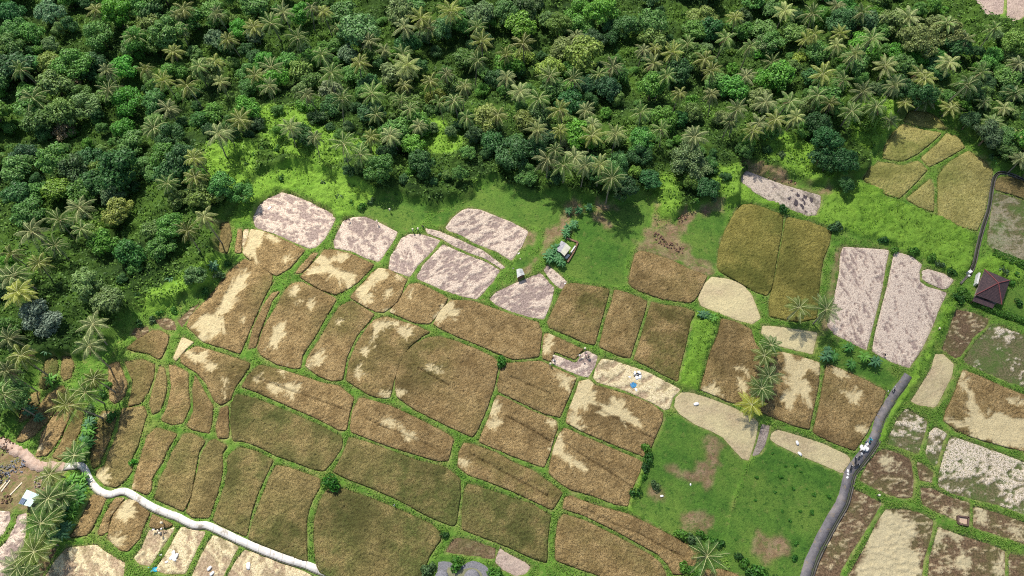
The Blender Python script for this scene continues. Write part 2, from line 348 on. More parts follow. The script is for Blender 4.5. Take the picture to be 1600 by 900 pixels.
PALE = [pp(s) for s in (
 '392,357 408,361 409,378 402,392 401,408 380,396 385,375',
 '503,398 520,402 528,396 550,400 548,405 522,412 535,425 555,432 560,440 548,448 535,445 520,432 500,430 480,432 490,418',
 '592,419 610,424 603,435 590,440 583,452 565,455 556,452 572,437',
 '690,478 705,478 718,492 712,497 700,492 690,502 684,510 677,503 686,488',
 '376,425 385,420 392,430 386,445 375,458 365,470 358,490 348,495 346,505 347,520 335,525 325,528 312,528 304,518 308,505 305,490 320,490 335,490 342,478 352,462 365,440',
 '428,508 445,508 448,525 435,537 428,548 417,545 418,530 425,520',
 '198,780 210,785 212,805 205,812 190,813 178,812 185,795',
 '1222,552 1250,560 1282,568 1280,585 1262,580 1255,590 1270,610 1262,630 1250,622 1240,640 1225,640 1222,620 1232,600 1228,580',
 '1316,607 1328,614 1340,610 1345,620 1335,632 1328,625',
 '866,575 885,588 898,592 890,608 882,602 872,590',
 '905,600 922,592 925,612 930,632 915,640 895,640 888,635',
 '950,627 965,625 985,645 1000,667 975,660 935,645',
 '868,688 880,690 885,705 895,715 908,722 913,735 905,738 890,730 876,717 864,708',
 '1514,617 1525,640 1540,650 1560,645 1575,650 1600,655 1620,650 1620,702 1580,700 1530,686 1500,672 1480,660 1485,650 1505,660 1518,650 1510,630',
 '1383,795 1405,797 1412,810 1430,822 1432,835 1422,845 1425,860 1440,865 1438,900 1430,930 1330,930 1340,890 1352,860 1362,830 1372,810',
 '1488,796 1500,800 1516,808 1516,822 1495,820 1487,812')]
ELL = [(426,372,10,5,20),(447,408,4,9,15),(569,464,13,10,0),(606,462,5,6,0),(625,431,8,4,30),(612,488,10,4,15),(641,460,3,6,0),(380,497,4,4,0),
 (467,473,5,5,0),(485,476,4,4,0),(461,454,5,8,0),(530,502,6,6,0),(498,562,7,9,0),(482,571,4,7,0),(598,508,15,6,-10),(616,505,10,5,10),(632,518,12,8,20),
 (584,528,5,17,15),(571,550,6,7,0),(559,580,5,8,0),(604,615,8,5,0),(623,613,8,4,25),(675,576,9,4,25),(685,583,8,4,45),(305,556,17,9,10),(351,608,4,13,0),
 (331,572,6,3,30),(292,540,9,10,0),(443,580,8,5,10),(404,594,9,6,20),(430,605,10,6,20),(456,606,12,13,0),(600,657,12,3,30),(622,667,14,3,25),
 (637,679,16,5,30),(725,723,10,6,25),(157,748,12,13,30),(207,757,6,6,0),(180,845,9,16,-35),(1310,582,13,5,30),(1350,672,8,6,30),(1165,578,15,3,45),
 (1158,600,13,3,60),(1112,611,10,6,0),(1150,575,8,3,20),(772,638,6,12,0),(771,661,8,4,10),(862,660,9,5,20),(896,656,7,8,20),(906,668,11,5,20),(877,684,4,8,0),
 (1503,597,6,15,0),(1590,630,18,5,15),(1467,840,7,26,10),(1503,880,16,12,20),(1565,885,8,16,0),(1490,833,16,5,20),(1530,806,10,13,0),(1592,830,16,6,20),
 (856,540,8,17,20),(50,702,12,7,0),(169,645,5,5,0),(1400,735,10,5,20),(1385,720,8,4,0)]
for cx, cy, rx, ry, a in ELL:
    PALE.append([(cx + rx * math.cos(t) * math.cos(R(a)) - ry * math.sin(t) * math.sin(R(a)), cy + rx * math.cos(t) * math.sin(R(a)) + ry * math.sin(t) * math.cos(R(a))) for t in [i * math.tau / 12 for i in range(12)]])
PALE_W = [poly_w(p) for p in PALE]

OPEN = poly_w(pp('-300,1200 -200,700 0,695 25,660 48,610 60,570 75,552 130,555 165,560 178,535 200,500 240,480 290,470 330,440 343,400 338,350 365,315 395,285 430,262 480,262 530,275 585,305 640,312 680,325 725,310 760,283 800,295 840,305 890,303 920,318 965,312 1015,308 1045,345 1075,330 1110,318 1140,322 1150,285 1170,258 1235,282 1300,290 1345,275 1372,225 1400,170 1425,162 1480,180 1520,225 1558,262 1640,285 1900,330 1900,1200'))
OPEN_TOP = poly_w(pp('1490,-40 1640,-40 1640,-5 1606,18 1590,40 1570,35 1540,30 1520,12 1495,-5'))
LAWN = [poly_w(pp(s)) for s in (
 '557,330 600,309 637,316 670,325 657,350 640,360 625,360 600,347 575,337',
 '672,345 690,333 727,318 750,300 770,286 800,298 830,308 860,310 885,312 893,325 880,345 865,362 850,362 830,352 800,345 775,334 750,325 732,322 720,326 706,337 695,353 680,352',
 '915,332 930,325 975,317 1010,312 1018,325 1015,345 1000,372 990,387 980,397 975,425 980,445 960,447 900,437 875,422 882,410 902,380 897,360 907,340',
 '1082,335 1107,325 1137,332 1130,360 1122,390 1118,420 1100,410 1087,405 1077,385 1065,372 1070,352',
 '1037,652 1055,648 1090,665 1125,682 1145,702 1165,720 1160,740 1145,780 1135,820 1130,850 1090,850 1060,838 1020,815 985,797 1000,760 1012,720 1028,685',
 '1200,685 1215,697 1250,715 1287,730 1318,745 1318,765 1300,805 1280,840 1262,875 1250,900 1240,930 1160,930 1140,880 1133,850 1140,810 1155,770 1170,730 1180,715 1195,705',
 '1087,496 1120,496 1117,502 1084,502',
 '1290,560 1330,540 1400,590 1390,605 1350,590 1312,573',
 '820,400 835,397 838,408 815,420 800,415', '1568,455 1600,450 1600,500 1575,490', '690,865 790,890 800,930 670,930 665,890')]
LUSH = [poly_w(pp(s)) for s in (
 '380,320 400,285 430,262 480,255 520,268 560,285 600,303 560,332 535,345 515,328 470,306 440,296 412,306 398,325 385,350 350,350',
 '1010,310 1030,275 1060,285 1062,335 1045,352 1025,360', '1110,270 1160,265 1155,290 1180,305 1230,335 1300,355 1400,385 1440,400 1500,435 1540,400 1600,405 1600,450 1520,420 1525,365 1460,338 1400,315 1350,285 1300,300 1275,340 1200,318 1160,312 1130,330',
 '1190,225 1230,215 1300,260 1300,290 1240,280 1190,255', '1330,180 1400,160 1400,200 1360,240 1320,225',
 '1490,455 1500,470 1470,520 1440,570 1420,620 1395,650 1380,690 1368,690 1385,650 1420,590 1450,545 1475,480',
 '985,760 1010,720 1025,740 1040,770 1040,800 1010,808 985,797', '300,430 345,395 350,420 330,445 250,490 220,495 240,470',
 '1087,490 1095,487 1125,492 1120,522 1107,550 1100,580 1092,610 1062,596 1065,575 1075,537 1082,505', '100,740 140,745 145,765 120,820 105,850 95,855 100,800', '310,230 400,215 410,260 380,310 340,300', '640,150 700,190 730,230 690,250 620,215',
 '400,150 470,165 500,200 560,215 600,250 520,265 430,245 395,190')]
DIRT = [poly_w(pp(s)) for s in (
 '893,305 912,315 920,335 905,335 895,345 888,365 880,375 868,372 850,395 840,405 825,425 815,440 800,443 812,425 835,410 848,385 855,365 870,350 885,335',
 '1022,312 1030,325 1025,345 1060,355 1065,330 1090,325 1125,315 1125,330 1085,338 1068,352 1063,370 1078,388 1087,405 1108,410 1118,425 1108,432 1080,420 1050,405 1015,392 995,390 1005,372 1018,350',
 '1110,685 1122,682 1128,700 1122,730 1105,760 1085,752 1045,740 1045,730 1055,730 1085,740 1095,725',
 '1065,800 1090,790 1110,805 1105,830 1080,830 1062,825', '1172,845 1195,835 1235,840 1238,862 1200,875 1175,865', '1015,760 1030,768 1035,778 1020,775',
 '1165,258 1200,266 1235,285 1280,300 1305,288 1300,300 1283,306 1230,290 1195,278 1160,268', '935,330 952,345 958,355 950,358 935,345 918,333',
 '-30,690 25,700 45,715 90,722 100,740 70,770 60,800 -30,800', '820,360 845,365 838,390 818,385',
 '1330,390 1312,385 1300,460 1292,520 1284,510 1295,455 1305,400', '930,318 968,320 968,330 935,328',
 '1545,385 1585,402 1600,420 1570,405')]
PATHS = []
# ------------------------------------------------------------------ terrain
def terrain(X, Y):
    d1, _, _ = sdf(OPEN, X, Y)
    d2, _, _ = sdf(OPEN_TOP, X, Y)
    d = -np.maximum(d1, d2)
    z = -9.0 * smooth(4, 55, d) + smooth(2, 25, d) * (fbm(X, Y, 38, 3, 5) - 0.5) * 7
    return z, d
def place(px, py, h):
    """world x, y, z of the foot of something whose top (h above the ground) shows at the pixel"""
    z = 0.3
    for _ in range(6):
        x, y = P(px, py, z + h)
        tz = float(terrain(np.array([x]), np.array([y]))[0][0]); z = tz + 0.3
    return x, y, z - 0.15

def build_ground():
    cell = 0.5
    xs = np.arange(-262, 262.1, cell); ys = np.arange(-24, 262.1, cell)
    X, Y = np.meshgrid(xs, ys)
    # terrain on a coarse grid then interpolated
    cx = np.arange(-262, 266, 4.0); cy = np.arange(-24, 266, 4.0); CX, CY = np.meshgrid(cx, cy)
    tz, td = terrain(CX, CY)
    def interp(A):
        fx = (X - cx[0]) / 4.0; fy = (Y - cy[0]) / 4.0; ix = np.clip(fx.astype(int), 0, len(cx) - 2); iy = np.clip(fy.astype(int), 0, len(cy) - 2)
        fx = fx - ix; fy = fy - iy
        return A[iy, ix] * (1 - fx) * (1 - fy) + A[iy, ix + 1] * fx * (1 - fy) + A[iy + 1, ix] * (1 - fx) * fy + A[iy + 1, ix + 1] * fx * fy
    Z = interp(tz); D = interp(td)
    jung = smooth(-1.5, 1.5, D + (fbm(X, Y, 6, 3, 3) - .5) * 6)
    def mask(polys, soft, amp):
        m = np.zeros(X.shape)
        for p in polys:
            lo = p.min(0) - 4; hi = p.max(0) + 4
            i0, i1 = np.searchsorted(xs, [lo[0], hi[0]]); j0, j1 = np.searchsorted(ys, [lo[1], hi[1]])
            if i1 <= i0 or j1 <= j0: continue
            sx, sy = X[j0:j1, i0:i1], Y[j0:j1, i0:i1]
            d, _, _ = sdf(chaikin(p, 1), sx, sy)
            d = d + (fbm(sx, sy, 2.5, 3, 9) - .5) * amp
            m[j0:j1, i0:i1] = np.maximum(m[j0:j1, i0:i1], smooth(-soft, soft, d))
        return m
    lawn = mask(LAWN, .5, 1.2); lush = mask(LUSH, 1.0, 4); dirt = mask(DIRT, 1.1, 4.5) * (.55 + .45 * fbm(X, Y, 2.2, 3, 19))
    # fields: carve a bed below each
    bed = np.full(X.shape, -9.0)
    for k, pts, kw in FIELDS:
        p = kw_world(pts)
        lo = p.min(0) - 3; hi = p.max(0) + 3
        i0, i1 = np.searchsorted(xs, [lo[0], hi[0]]); j0, j1 = np.searchsorted(ys, [lo[1], hi[1]])
        if i1 <= i0 or j1 <= j0: continue
        d, _, _ = sdf(p, X[j0:j1, i0:i1], Y[j0:j1, i0:i1])
        bed[j0:j1, i0:i1] = np.maximum(bed[j0:j1, i0:i1], d)
    openz = 0.46 + (fbm(X, Y, 1.6, 3, 21) - .5) * .55
    openz = openz + lush * (0.2 + 1.5 * fbm(X, Y, 2.6, 3, 31) + (hash2(np.arange(X.size).reshape(X.shape), np.zeros(X.shape), 4) - .5) * .8)
    openz = openz * (1 - lawn) + lawn * (0.32 + (fbm(X, Y, 2.0, 3, 8) - .5) * .12)
    openz = openz * (1 - dirt * .6) + dirt * .6 * (0.35 + (fbm(X, Y, 2.5, 4, 12) - .5) * 1.6)
    open_bank = smooth(-0.6, 0.2, bed)
    bed = bed + (fbm(X, Y, 1.3, 2, 91) - .5) * .5 * (np.abs(bed) < 1.2)
    open_bank = smooth(-0.6, 0.2, bed)
    openz = openz * (1 - open_bank) + (-0.12) * open_bank
    jz = .6 + 3.6 * fbm(X, Y, 6, 3, 41) + 1.9 * fbm(X, Y, 2.0, 2, 45) + (hash2(np.arange(X.size).reshape(X.shape), np.ones(X.shape), 6) - .5) * .7
    jz = jz * (1 - open_bank) - 0.3 * open_bank
    Z = Z + openz * (1 - jung) + jz * jung
    for pl, w in ROADS:                                    # flat beds under the paths
        d = dist_polyline(pl, X, Y)
        m = 1 - smooth(w * .5 + .1, w * .5 + .9, d)
        Z = Z * (1 - m) + 0.18 * m; 
    pale_rim = smooth(-.6, -.3, bed) * (1 - smooth(-.1, .2, bed)) * .5  # straw-coloured band beside the fields, painted in as their sunlit rim
    soil = smooth(-0.15, 0.15, bed) * (1 - smooth(1.5, 2.5, bed))
    ny, nx = X.shape
    idx = np.arange(nx * ny).reshape(ny, nx)
    Fc = np.stack([idx[:-1, :-1], idx[:-1, 1:], idx[1:, 1:], idx[1:, :-1]], -1).reshape(-1, 4)
    V = np.stack([X, Y, Z], -1).reshape(-1, 3)
    me = mesh_np('ground', V, Fc, ground_material(), dict(jungle=jung.ravel(), lawn=lawn.ravel(), lush=lush.ravel(), dirt=dirt.ravel(), soil=soil.ravel(), pale_rim=pale_rim.ravel()), True)
    o = meshobj('ground', me); tag(o, 'grassy ground and banks under the fields and forest', None, None, 'structure')
    # the land beyond, down to the horizon
    V = []; Fo = []
    ring = [(-262, -24), (262, -24), (262, 262), (-262, 262)]
    far = [(-4000, -4000), (4000, -4000), (4000, 4000), (-4000, 4000)]
    V = [(x, y, -11) for x, y in ring] + [(x, y, -11) for x, y in far]
    Fo = [(i, i + 4, (i + 1) % 4 + 4, (i + 1) % 4) for i in range(4)]
    V = np.array(V); Fo = np.array(Fo)[:, ::-1]
    t = NT('far_land'); c = t.mix(t.noise(.02, 5, .7, ramp=(.3, .7)), rgb(46, 70, 30), rgb(96, 118, 50))
    me = mesh_np('far_land', V, Fo, t.finish(c, .95)); tag(meshobj('distant_terrain', me), 'green land reaching away to the horizon', None, None, 'structure')
def dist_polyline(pl, X, Y):
    best = np.full(X.shape, 1e9)
    for (x0, y0), (x1, y1) in zip(pl[:-1], pl[1:]):
        dx, dy = x1 - x0, y1 - y0; L = dx * dx + dy * dy + 1e-12
        t = np.clip(((X - x0) * dx + (Y - y0) * dy) / L, 0, 1)
        best = np.minimum(best, np.hypot(X - x0 - t * dx, Y - y0 - t * dy))
    return best
_kw = {}
def kw_world(pts):
    k = id(pts)
    if k not in _kw: _kw[k] = grow(poly_w(chaikin(pts, 2), 0.3), .07)
    return _kw[k]

def curve_pts(pts, n=6):
    """Catmull-Rom through pixel points, then to the ground"""
    p = np.array(pts, float); out = []
    for i in range(len(p) - 1):
        a, b, c, d = p[max(i - 1, 0)], p[i], p[i + 1], p[min(i + 2, len(p) - 1)]
        for k in range(n):
            t = k / n
            out.append(.5 * ((2 * b) + (-a + c) * t + (2 * a - 5 * b + 4 * c - d) * t * t + (-a + 3 * b - 3 * c + d) * t ** 3))
    out.append(p[-1]); return poly_w(out, 0.3)
WHITE = curve_pts(pp('100,729 116,727 128,728 134,736 138,745 146,758 158,768 171,772 182,769 190,767 200,769 215,778 237,791 260,801 277,807 292,815 305,820 322,820 335,825 350,832 375,844 400,855 425,865 450,874 475,881 500,891 520,899 560,920 600,945'))
TAR = curve_pts(pp('1419,586 1412,597 1400,612 1386,635 1375,652 1367,680 1356,699 1340,720 1327,738 1321,760 1314,784 1299,810 1280,845 1266,875 1258,900 1248,935'))
DIRTW = curve_pts(pp('-20,685 8,694 24,704 38,710 48,722 62,729 80,729 100,731'))
CANAL = curve_pts(pp('1640,294 1600,281 1580,273 1565,270 1556,274 1551,288 1545,325 1535,358 1528,385 1522,412 1514,430'))
ROADS = [(WHITE, 1.6), (TAR, 2.1), (DIRTW, 2.6), (CANAL, .9)]

def ribbon(name, pl, w, z0, z1, mat, jitter=0.0, off=0.0):
    pl = np.asarray(pl); d = np.gradient(pl, axis=0); d /= np.linalg.norm(d, axis=1)[:, None] + 1e-9
    nrm = np.stack([-d[:, 1], d[:, 0]], 1); n = len(pl)
    ww = w / 2 + (RNG.random(n) - .5) * jitter
    Lf = pl + nrm * (off + ww[:, None]); Rt = pl + nrm * (off - ww[:, None])
    V = np.concatenate([np.c_[Lf, np.full(n, z1)], np.c_[Rt, np.full(n, z1)], np.c_[Lf, np.full(n, z0)], np.c_[Rt, np.full(n, z0)]])
    Fs = []
    for i in range(n - 1):
        j = i + 1
        Fs += [(i + n, j + n, j, i), (i, j, j + 2 * n, i + 2 * n), (j + n, i + n, i + 3 * n, j + 3 * n)]
    me = mesh_np(name, V, np.array(Fs), mat); return meshobj(name, me)

def build_field(kind, pts, kw, name, label):
    poly = kw_world(pts); cell = 0.3
    lo = poly.min(0) - cell; hi = poly.max(0) + cell
    # align grid with planting direction
    xs = np.arange(lo[0], hi[0] + cell, cell); ys = np.arange(lo[1], hi[1] + cell, cell)
    X, Y = np.meshgrid(xs, ys); ny, nx = X.shape
    stand = kind in 'ROYU'
    d, bx, by = sdf(poly, X, Y)
    C = sdf(poly, (X[:-1, :-1] + cell / 2), (Y[:-1, :-1] + cell / 2))[0] > 0.0
    use = np.zeros((ny, nx), bool)
    for a in (0, 1):
        for b in (0, 1): use[a:ny - 1 + a, b:nx - 1 + b] |= C
    # a vertex not surrounded by four used cells lies on the rim: snap it to the outline
    cnt = np.zeros((ny, nx), int)
    for a in (0, 1):
        for b in (0, 1): cnt[a:ny - 1 + a, b:nx - 1 + b] += C
    rim = use & (cnt < 4)
    VX = np.where(rim, bx, X + (RNG.random(X.shape) - .5) * cell * .5); VY = np.where(rim, by, Y + (RNG.random(X.shape) - .5) * cell * .5)
    pale = np.zeros(X.shape)
    for pw in PALE_W:
        if pw[:, 0].max() < lo[0] or pw[:, 0].min() > hi[0] or pw[:, 1].max() < lo[1] or pw[:, 1].min() > hi[1]: continue
        cpx, cpy = pw.mean(0); an = np.arctan2(VY - cpy, VX - cpx); ra = np.hypot(VX - cpx, VY - cpy)
        dd = sdf(pw, VX, VY)[0] + (fbm(VX, VY, 2.6, 3, 51) - .5) * 3.2 + (vnoise(an * 7 + 40, ra * .25, 52) - .5) * 1.7 + (vnoise(an * 23 + 80, ra * .4, 54) - .5) * 1.4
        pale = np.maximum(pale, smooth(-.5, .6, dd) * (.72 + .28 * fbm(VX, VY, 1.3, 3, 57)))
    pile = np.zeros(X.shape)
    if kw.get('allpale'): pale = np.maximum(pale, np.clip(kw['allpale'] + (fbm(VX, VY, 4, 4, 53) - .5) * 1.2, 0, 1))
    furrow = np.zeros(X.shape)
    if kw.get('furrow'):
        for x0, y0, x1, y1 in kw['furrow']:
            pl = poly_w([(x0, y0), (x1, y1)]); q = dist_polyline(pl, VX + (fbm(VX, VY, 6, 2, 4) - .5) * 1.5, VY)
            furrow = np.maximum(furrow, (1 - smooth(.05, .32, q)) * (.45 + .55 * fbm(VX, VY, 2.2, 2, 6)))
    jit = RNG.random(X.shape) - .5
    if stand:
        edgek = .62 + .38 * smooth(0, 1.1, d + (fbm(VX, VY, 1.1, 2, 66) - .5) * 1.4)
        top = (0.66 + (fbm(VX, VY, 2.2, 3, 61) - .5) * .35 + jit * .5) * edgek
        top = top * (1 - pale) + pale * (0.42 + (fbm(VX, VY, 1.2, 3, 63) - .5) * .3 + jit * .1)
        top = top - furrow * .5
    else:
        ang = R(kw.get('rows', 20)); u = VX * math.cos(ang) + VY * math.sin(ang); v = -VX * math.sin(ang) + VY * math.cos(ang)
        rowv = v + (fbm(VX, VY, 9, 2, 71) - .5) * 4
        period = 3.6 if not kw.get('dense') else 1.5
        band = .5 + .5 * np.sin(rowv * math.tau / period)
        blob = fbm(u * .55, v, .5, 2, 73) * .5 + fbm(u * .4, v, 1.3, 2, 75) * .5
        amt = fbm(VX, VY, 14, 2, 74)
        if kind in 'PSG': pile = smooth(.47, .56, blob * .84 + band * .10 + amt * .20 - .035 + (0.06 if kw.get('dense') else 0))
        elif kind == 'X': pile = smooth(.53, .62, blob * .75 + amt * .42 - .05 + kw.get('more', 0))
        else: pile = smooth(.55, .7, fbm(VX * .6 + VY * .5, VY * 1.5 - VX * .4, .8, 2, 77) * .8 + amt * .2) * .8
        if kw.get('nopile'): pile = pile * .25
        if kw.get('low'): pile = pile * .3
        top = 0.06 + (fbm(VX, VY, 3, 2, 65) - .5) * .1 + jit * .1 + pile * .28 + pale * .08
    top = np.where(rim & (not stand), top * 0.3, top)
    green = np.clip((fbm(VX, VY, 22, 2, 80 + len(pts)) - (.35 if kind in 'OYU' else .5)) * 3, 0, 1)
    if kind == 'R' and kw.get('dk'): green = np.clip(green + .25, 0, 1)
    V = np.stack([VX, VY, top], -1)
    ids = np.full((ny, nx), -1); ids[use] = np.arange(use.sum())
    cj, ci = np.nonzero(C)
    Q = np.stack([ids[cj, ci], ids[cj, ci + 1], ids[cj + 1, ci + 1], ids[cj + 1, ci]], -1)
    Vt = V[use]; n0 = len(Vt)
    at = dict(pale=pale[use], pile=pile[use], furrow=furrow[use], greenness=green[use])
    if stand:   # sides of the standing crop down to the soil
        E = {}
        for a, b, c_, d_ in Q.tolist():
            for e in ((a, b), (b, c_), (c_, d_), (d_, a)):
                if (e[1], e[0]) in E: del E[(e[1], e[0])]
                else: E[e] = 1
        rim_ids = sorted({i for e in E for i in e}); mp = {v: n0 + k for k, v in enumerate(rim_ids)}
        low = Vt[rim_ids].copy(); low[:, 2] = -0.25
        Vt = np.concatenate([Vt, low])
        for k in at: at[k] = np.concatenate([at[k], at[k][rim_ids] * (0.3 if k != 'furrow' else 0) + (0.35 if k == 'furrow' else 0)])
        Q = np.concatenate([Q, np.array([(a, mp[a], mp[b], b) for a, b in E])])
    me = mesh_np(name, Vt, Q, MATS[kind], at, False)
    o = meshobj(name, me)
    return o

NAMES = {'R': 'rice_field', 'O': 'rice_field', 'Y': 'rice_field', 'U': 'rice_field', 'P': 'stubble_field', 'S': 'stubble_field', 'D': 'stubble_field', 'X': 'stubble_field', 'G': 'stubble_field'}
FLAB = {'R': 'brown ripe rice field', 'O': 'olive ripe rice field', 'Y': 'golden green rice field', 'U': 'pale yellow-green rice field', 'P': 'pinkish harvested field with straw heaps',
        'S': 'beige harvested straw field', 'D': 'dark stubble field', 'X': 'mottled field of straw heaps and weeds', 'G': 'grey bare stubble field'}
build_ground()
for k, pts, kw in FIELDS:
    o = build_field(k, pts, kw, NAMES[k], '')
    o['kind'] = 'structure'

# ------------------------------------------------------------------ paths
t = NT('white_concrete'); c = t.mix(t.noise(.9, 5, .7, ramp=(.35, .8)), rgb(226, 220, 210), rgb(190, 182, 170)); jw = t.n('ShaderNodeTexWave', wave_type='BANDS', bands_direction='X'); jw.inputs['Scale'].default_value = .11; jw.inputs['Distortion'].default_value = .3; t.l(t.pos(), jw.inputs['Vector']); c = t.mix(t.math('MULTIPLY', t.ramp(jw.outputs['Fac'], .985, 1.0), .5), c, rgb(120, 112, 100)); c = t.mix(t.noise(2.5, 4, .8, ramp=(.55, .7)), c, rgb(196, 186, 168)); m_white = t.finish(t.mix(t.noise(.3, 4, .7, ramp=(.52, .68)), c, rgb(150, 142, 126)), .8, spec=.2)
t = NT('asphalt'); c = t.mix(t.noise(1.2, 5, .75, ramp=(.3, .75)), rgb(122, 118, 118), rgb(92, 88, 90)); c = t.mix(t.math('MULTIPLY', t.noise(.25, 4, .6, ramp=(.5, .7)), .6), c, rgb(150, 140, 134)); c = t.mix(t.noise(.7, 5, .8, ramp=(.56, .66)), c, rgb(132, 118, 96)); m_tar = t.finish(c, .85, bump=t.noise(8, 3, .6), bump_d=.03)
t = NT('concrete_wall'); m_conc = t.finish(t.mix(t.noise(1.0, 4, .7, ramp=(.3, .7)), rgb(78, 74, 70), rgb(112, 106, 98)), .85)
t = NT('pale_dirt'); m_dirt = t.finish(t.mix(t.noise(1.1, 5, .7, ramp=(.3, .75)), rgb(190, 168, 150), rgb(152, 124, 106)), .9, bump=t.noise(3, 4, .7), bump_d=.12)
t = NT('canal_water'); m_water = t.finish(t.mix(t.noise(.8, 3, .6), rgb(46, 50, 40), rgb(66, 68, 54)), .5, spec=.2)
tag(ribbon('concrete_path', WHITE, 1.55, 0, .34, m_white, .04), 'white concrete path winding through the fields', None, None, 'structure')
tag(ribbon('asphalt_road', TAR, 2.05, 0, .40, m_tar, .12), 'narrow grey asphalt road beside the ditch', None, None, 'structure')
tag(ribbon('dirt_path', DIRTW, 2.4, 0, .36, m_dirt, .5), 'pale dirt path joining the concrete path', None, None, 'structure')
tag(ribbon('canal_water', CANAL, .7, 0, .22, m_water), 'dark water in the narrow canal', None, None, 'structure')
for off in (-.43, .43): tag(ribbon('canal_kerb', CANAL, .14, 0, .55, m_conc, .05, off), 'concrete edge of the narrow canal', None, None, 'structure')
tag(ribbon('ditch_water', TAR[6:], .5, 0, .36, m_water, 0, 1.4), 'dark water in the roadside ditch', None, None, 'structure')
tag(ribbon('ditch_kerb', TAR[6:], .22, 0, .58, m_conc, .03, 1.7), 'concrete kerb of the roadside ditch', None, None, 'structure')
tag(ribbon('path_kerb', WHITE, .14, 0, .42, m_conc, .03, -.95), 'grey kerb along the concrete path', None, None, 'structure')

# ------------------------------------------------------------------ foliage materials (tint comes from the object colour)
def leaf_mat(name, var=0.5, transl=0.35, rib=False):
    t = NT(name)
    col = t.n('ShaderNodeObjectInfo').outputs['Color']
    g = t.n('ShaderNodeNewGeometry')
    rnd = g.outputs['Random Per Island']
    hs = t.n('ShaderNodeHueSaturation')
    t.l(col, hs.inputs['Color'])
    t.l(t.math('ADD', t.math('MULTIPLY', rnd, var * 1.2), 1 - var * .55), hs.inputs['Value'])
    t.l(t.math('ADD', t.math('MULTIPLY', t.noise(.7, 2, .5), .03), .492), hs.inputs['Hue'])
    return t.finish(hs.outputs['Color'], .52, spec=.3, transl=transl)
M_LEAF = leaf_mat('broad_leaves', .75); M_FROND = leaf_mat('palm_leaflets', .5, .25); M_BAN = leaf_mat('banana_leaf', .3, .35)
t = NT('bark'); M_BARK = t.finish(t.mix(t.noise(3, 4, .7, ramp=(.3, .7)), rgb(96, 80, 64), rgb(138, 122, 104)), .9)
t = NT('palm_trunk_bark'); M_PTR = t.finish(t.mix(t.noise(4, 4, .7, ramp=(.3, .7)), rgb(122, 110, 94), rgb(158, 148, 132)), .9)
t = NT('frond_rib'); M_RIB = t.finish(t.mix(t.noise(2, 2, .5), rgb(214, 212, 152), rgb(182, 182, 128)), .6)

t = NT('dry_frond'); M_DEAD = t.finish(t.mix(t.noise(5, 3, .7, ramp=(.4, .6)), rgb(150, 126, 96), rgb(108, 86, 62)), .9)
def tube(path, radii, n=6):
    V = []; Fq = []
    for i, (p, r) in enumerate(zip(path, radii)):
        for k in range(n):
            a = k * math.tau / n; V.append((p[0] + r * math.cos(a), p[1] + r * math.sin(a), p[2]))
    for i in range(len(path) - 1):
        for k in range(n):
            Fq.append((i * n + k, i * n + (k + 1) % n, (i + 1) * n + (k + 1) % n, (i + 1) * n + k))
    return V, Fq
def limb(p0, p1, r0, r1, n=5, bow=.1):
    p0 = np.array(p0); p1 = np.array(p1); pts = []; rs = []
    for i in range(5):
        t = i / 4; q = p0 + (p1 - p0) * t; q[2] += math.sin(t * math.pi) * bow * np.linalg.norm(p1 - p0); pts.append(q); rs.append(r0 + (r1 - r0) * t)
    return tube(pts, rs, n)
def merge(parts):
    V = []; Fq = []; o = 0
    for v, f in parts:
        V += list(v); Fq += [tuple(i + o for i in q) for q in f]; o += len(v)
    return np.array(V), np.array(Fq)

def leaf_quads(C, N, size, rng):
    """diamond leaves at centres C facing N"""
    n = len(C); N = N / (np.linalg.norm(N, axis=1)[:, None] + 1e-9)
    A = rng.normal(size=(n, 3)); A -= (A * N).sum(1)[:, None] * N; A /= np.linalg.norm(A, axis=1)[:, None] + 1e-9
    B = np.cross(N, A); s = size[:, None]
    V = np.stack([C - A * s, C - B * s * .62, C + A * s, C + B * s * .62], 1)
    V[:, 0] -= N * s * .25; V[:, 2] -= N * s * .3
    return V.reshape(-1, 3), np.arange(n * 4).reshape(-1, 4)

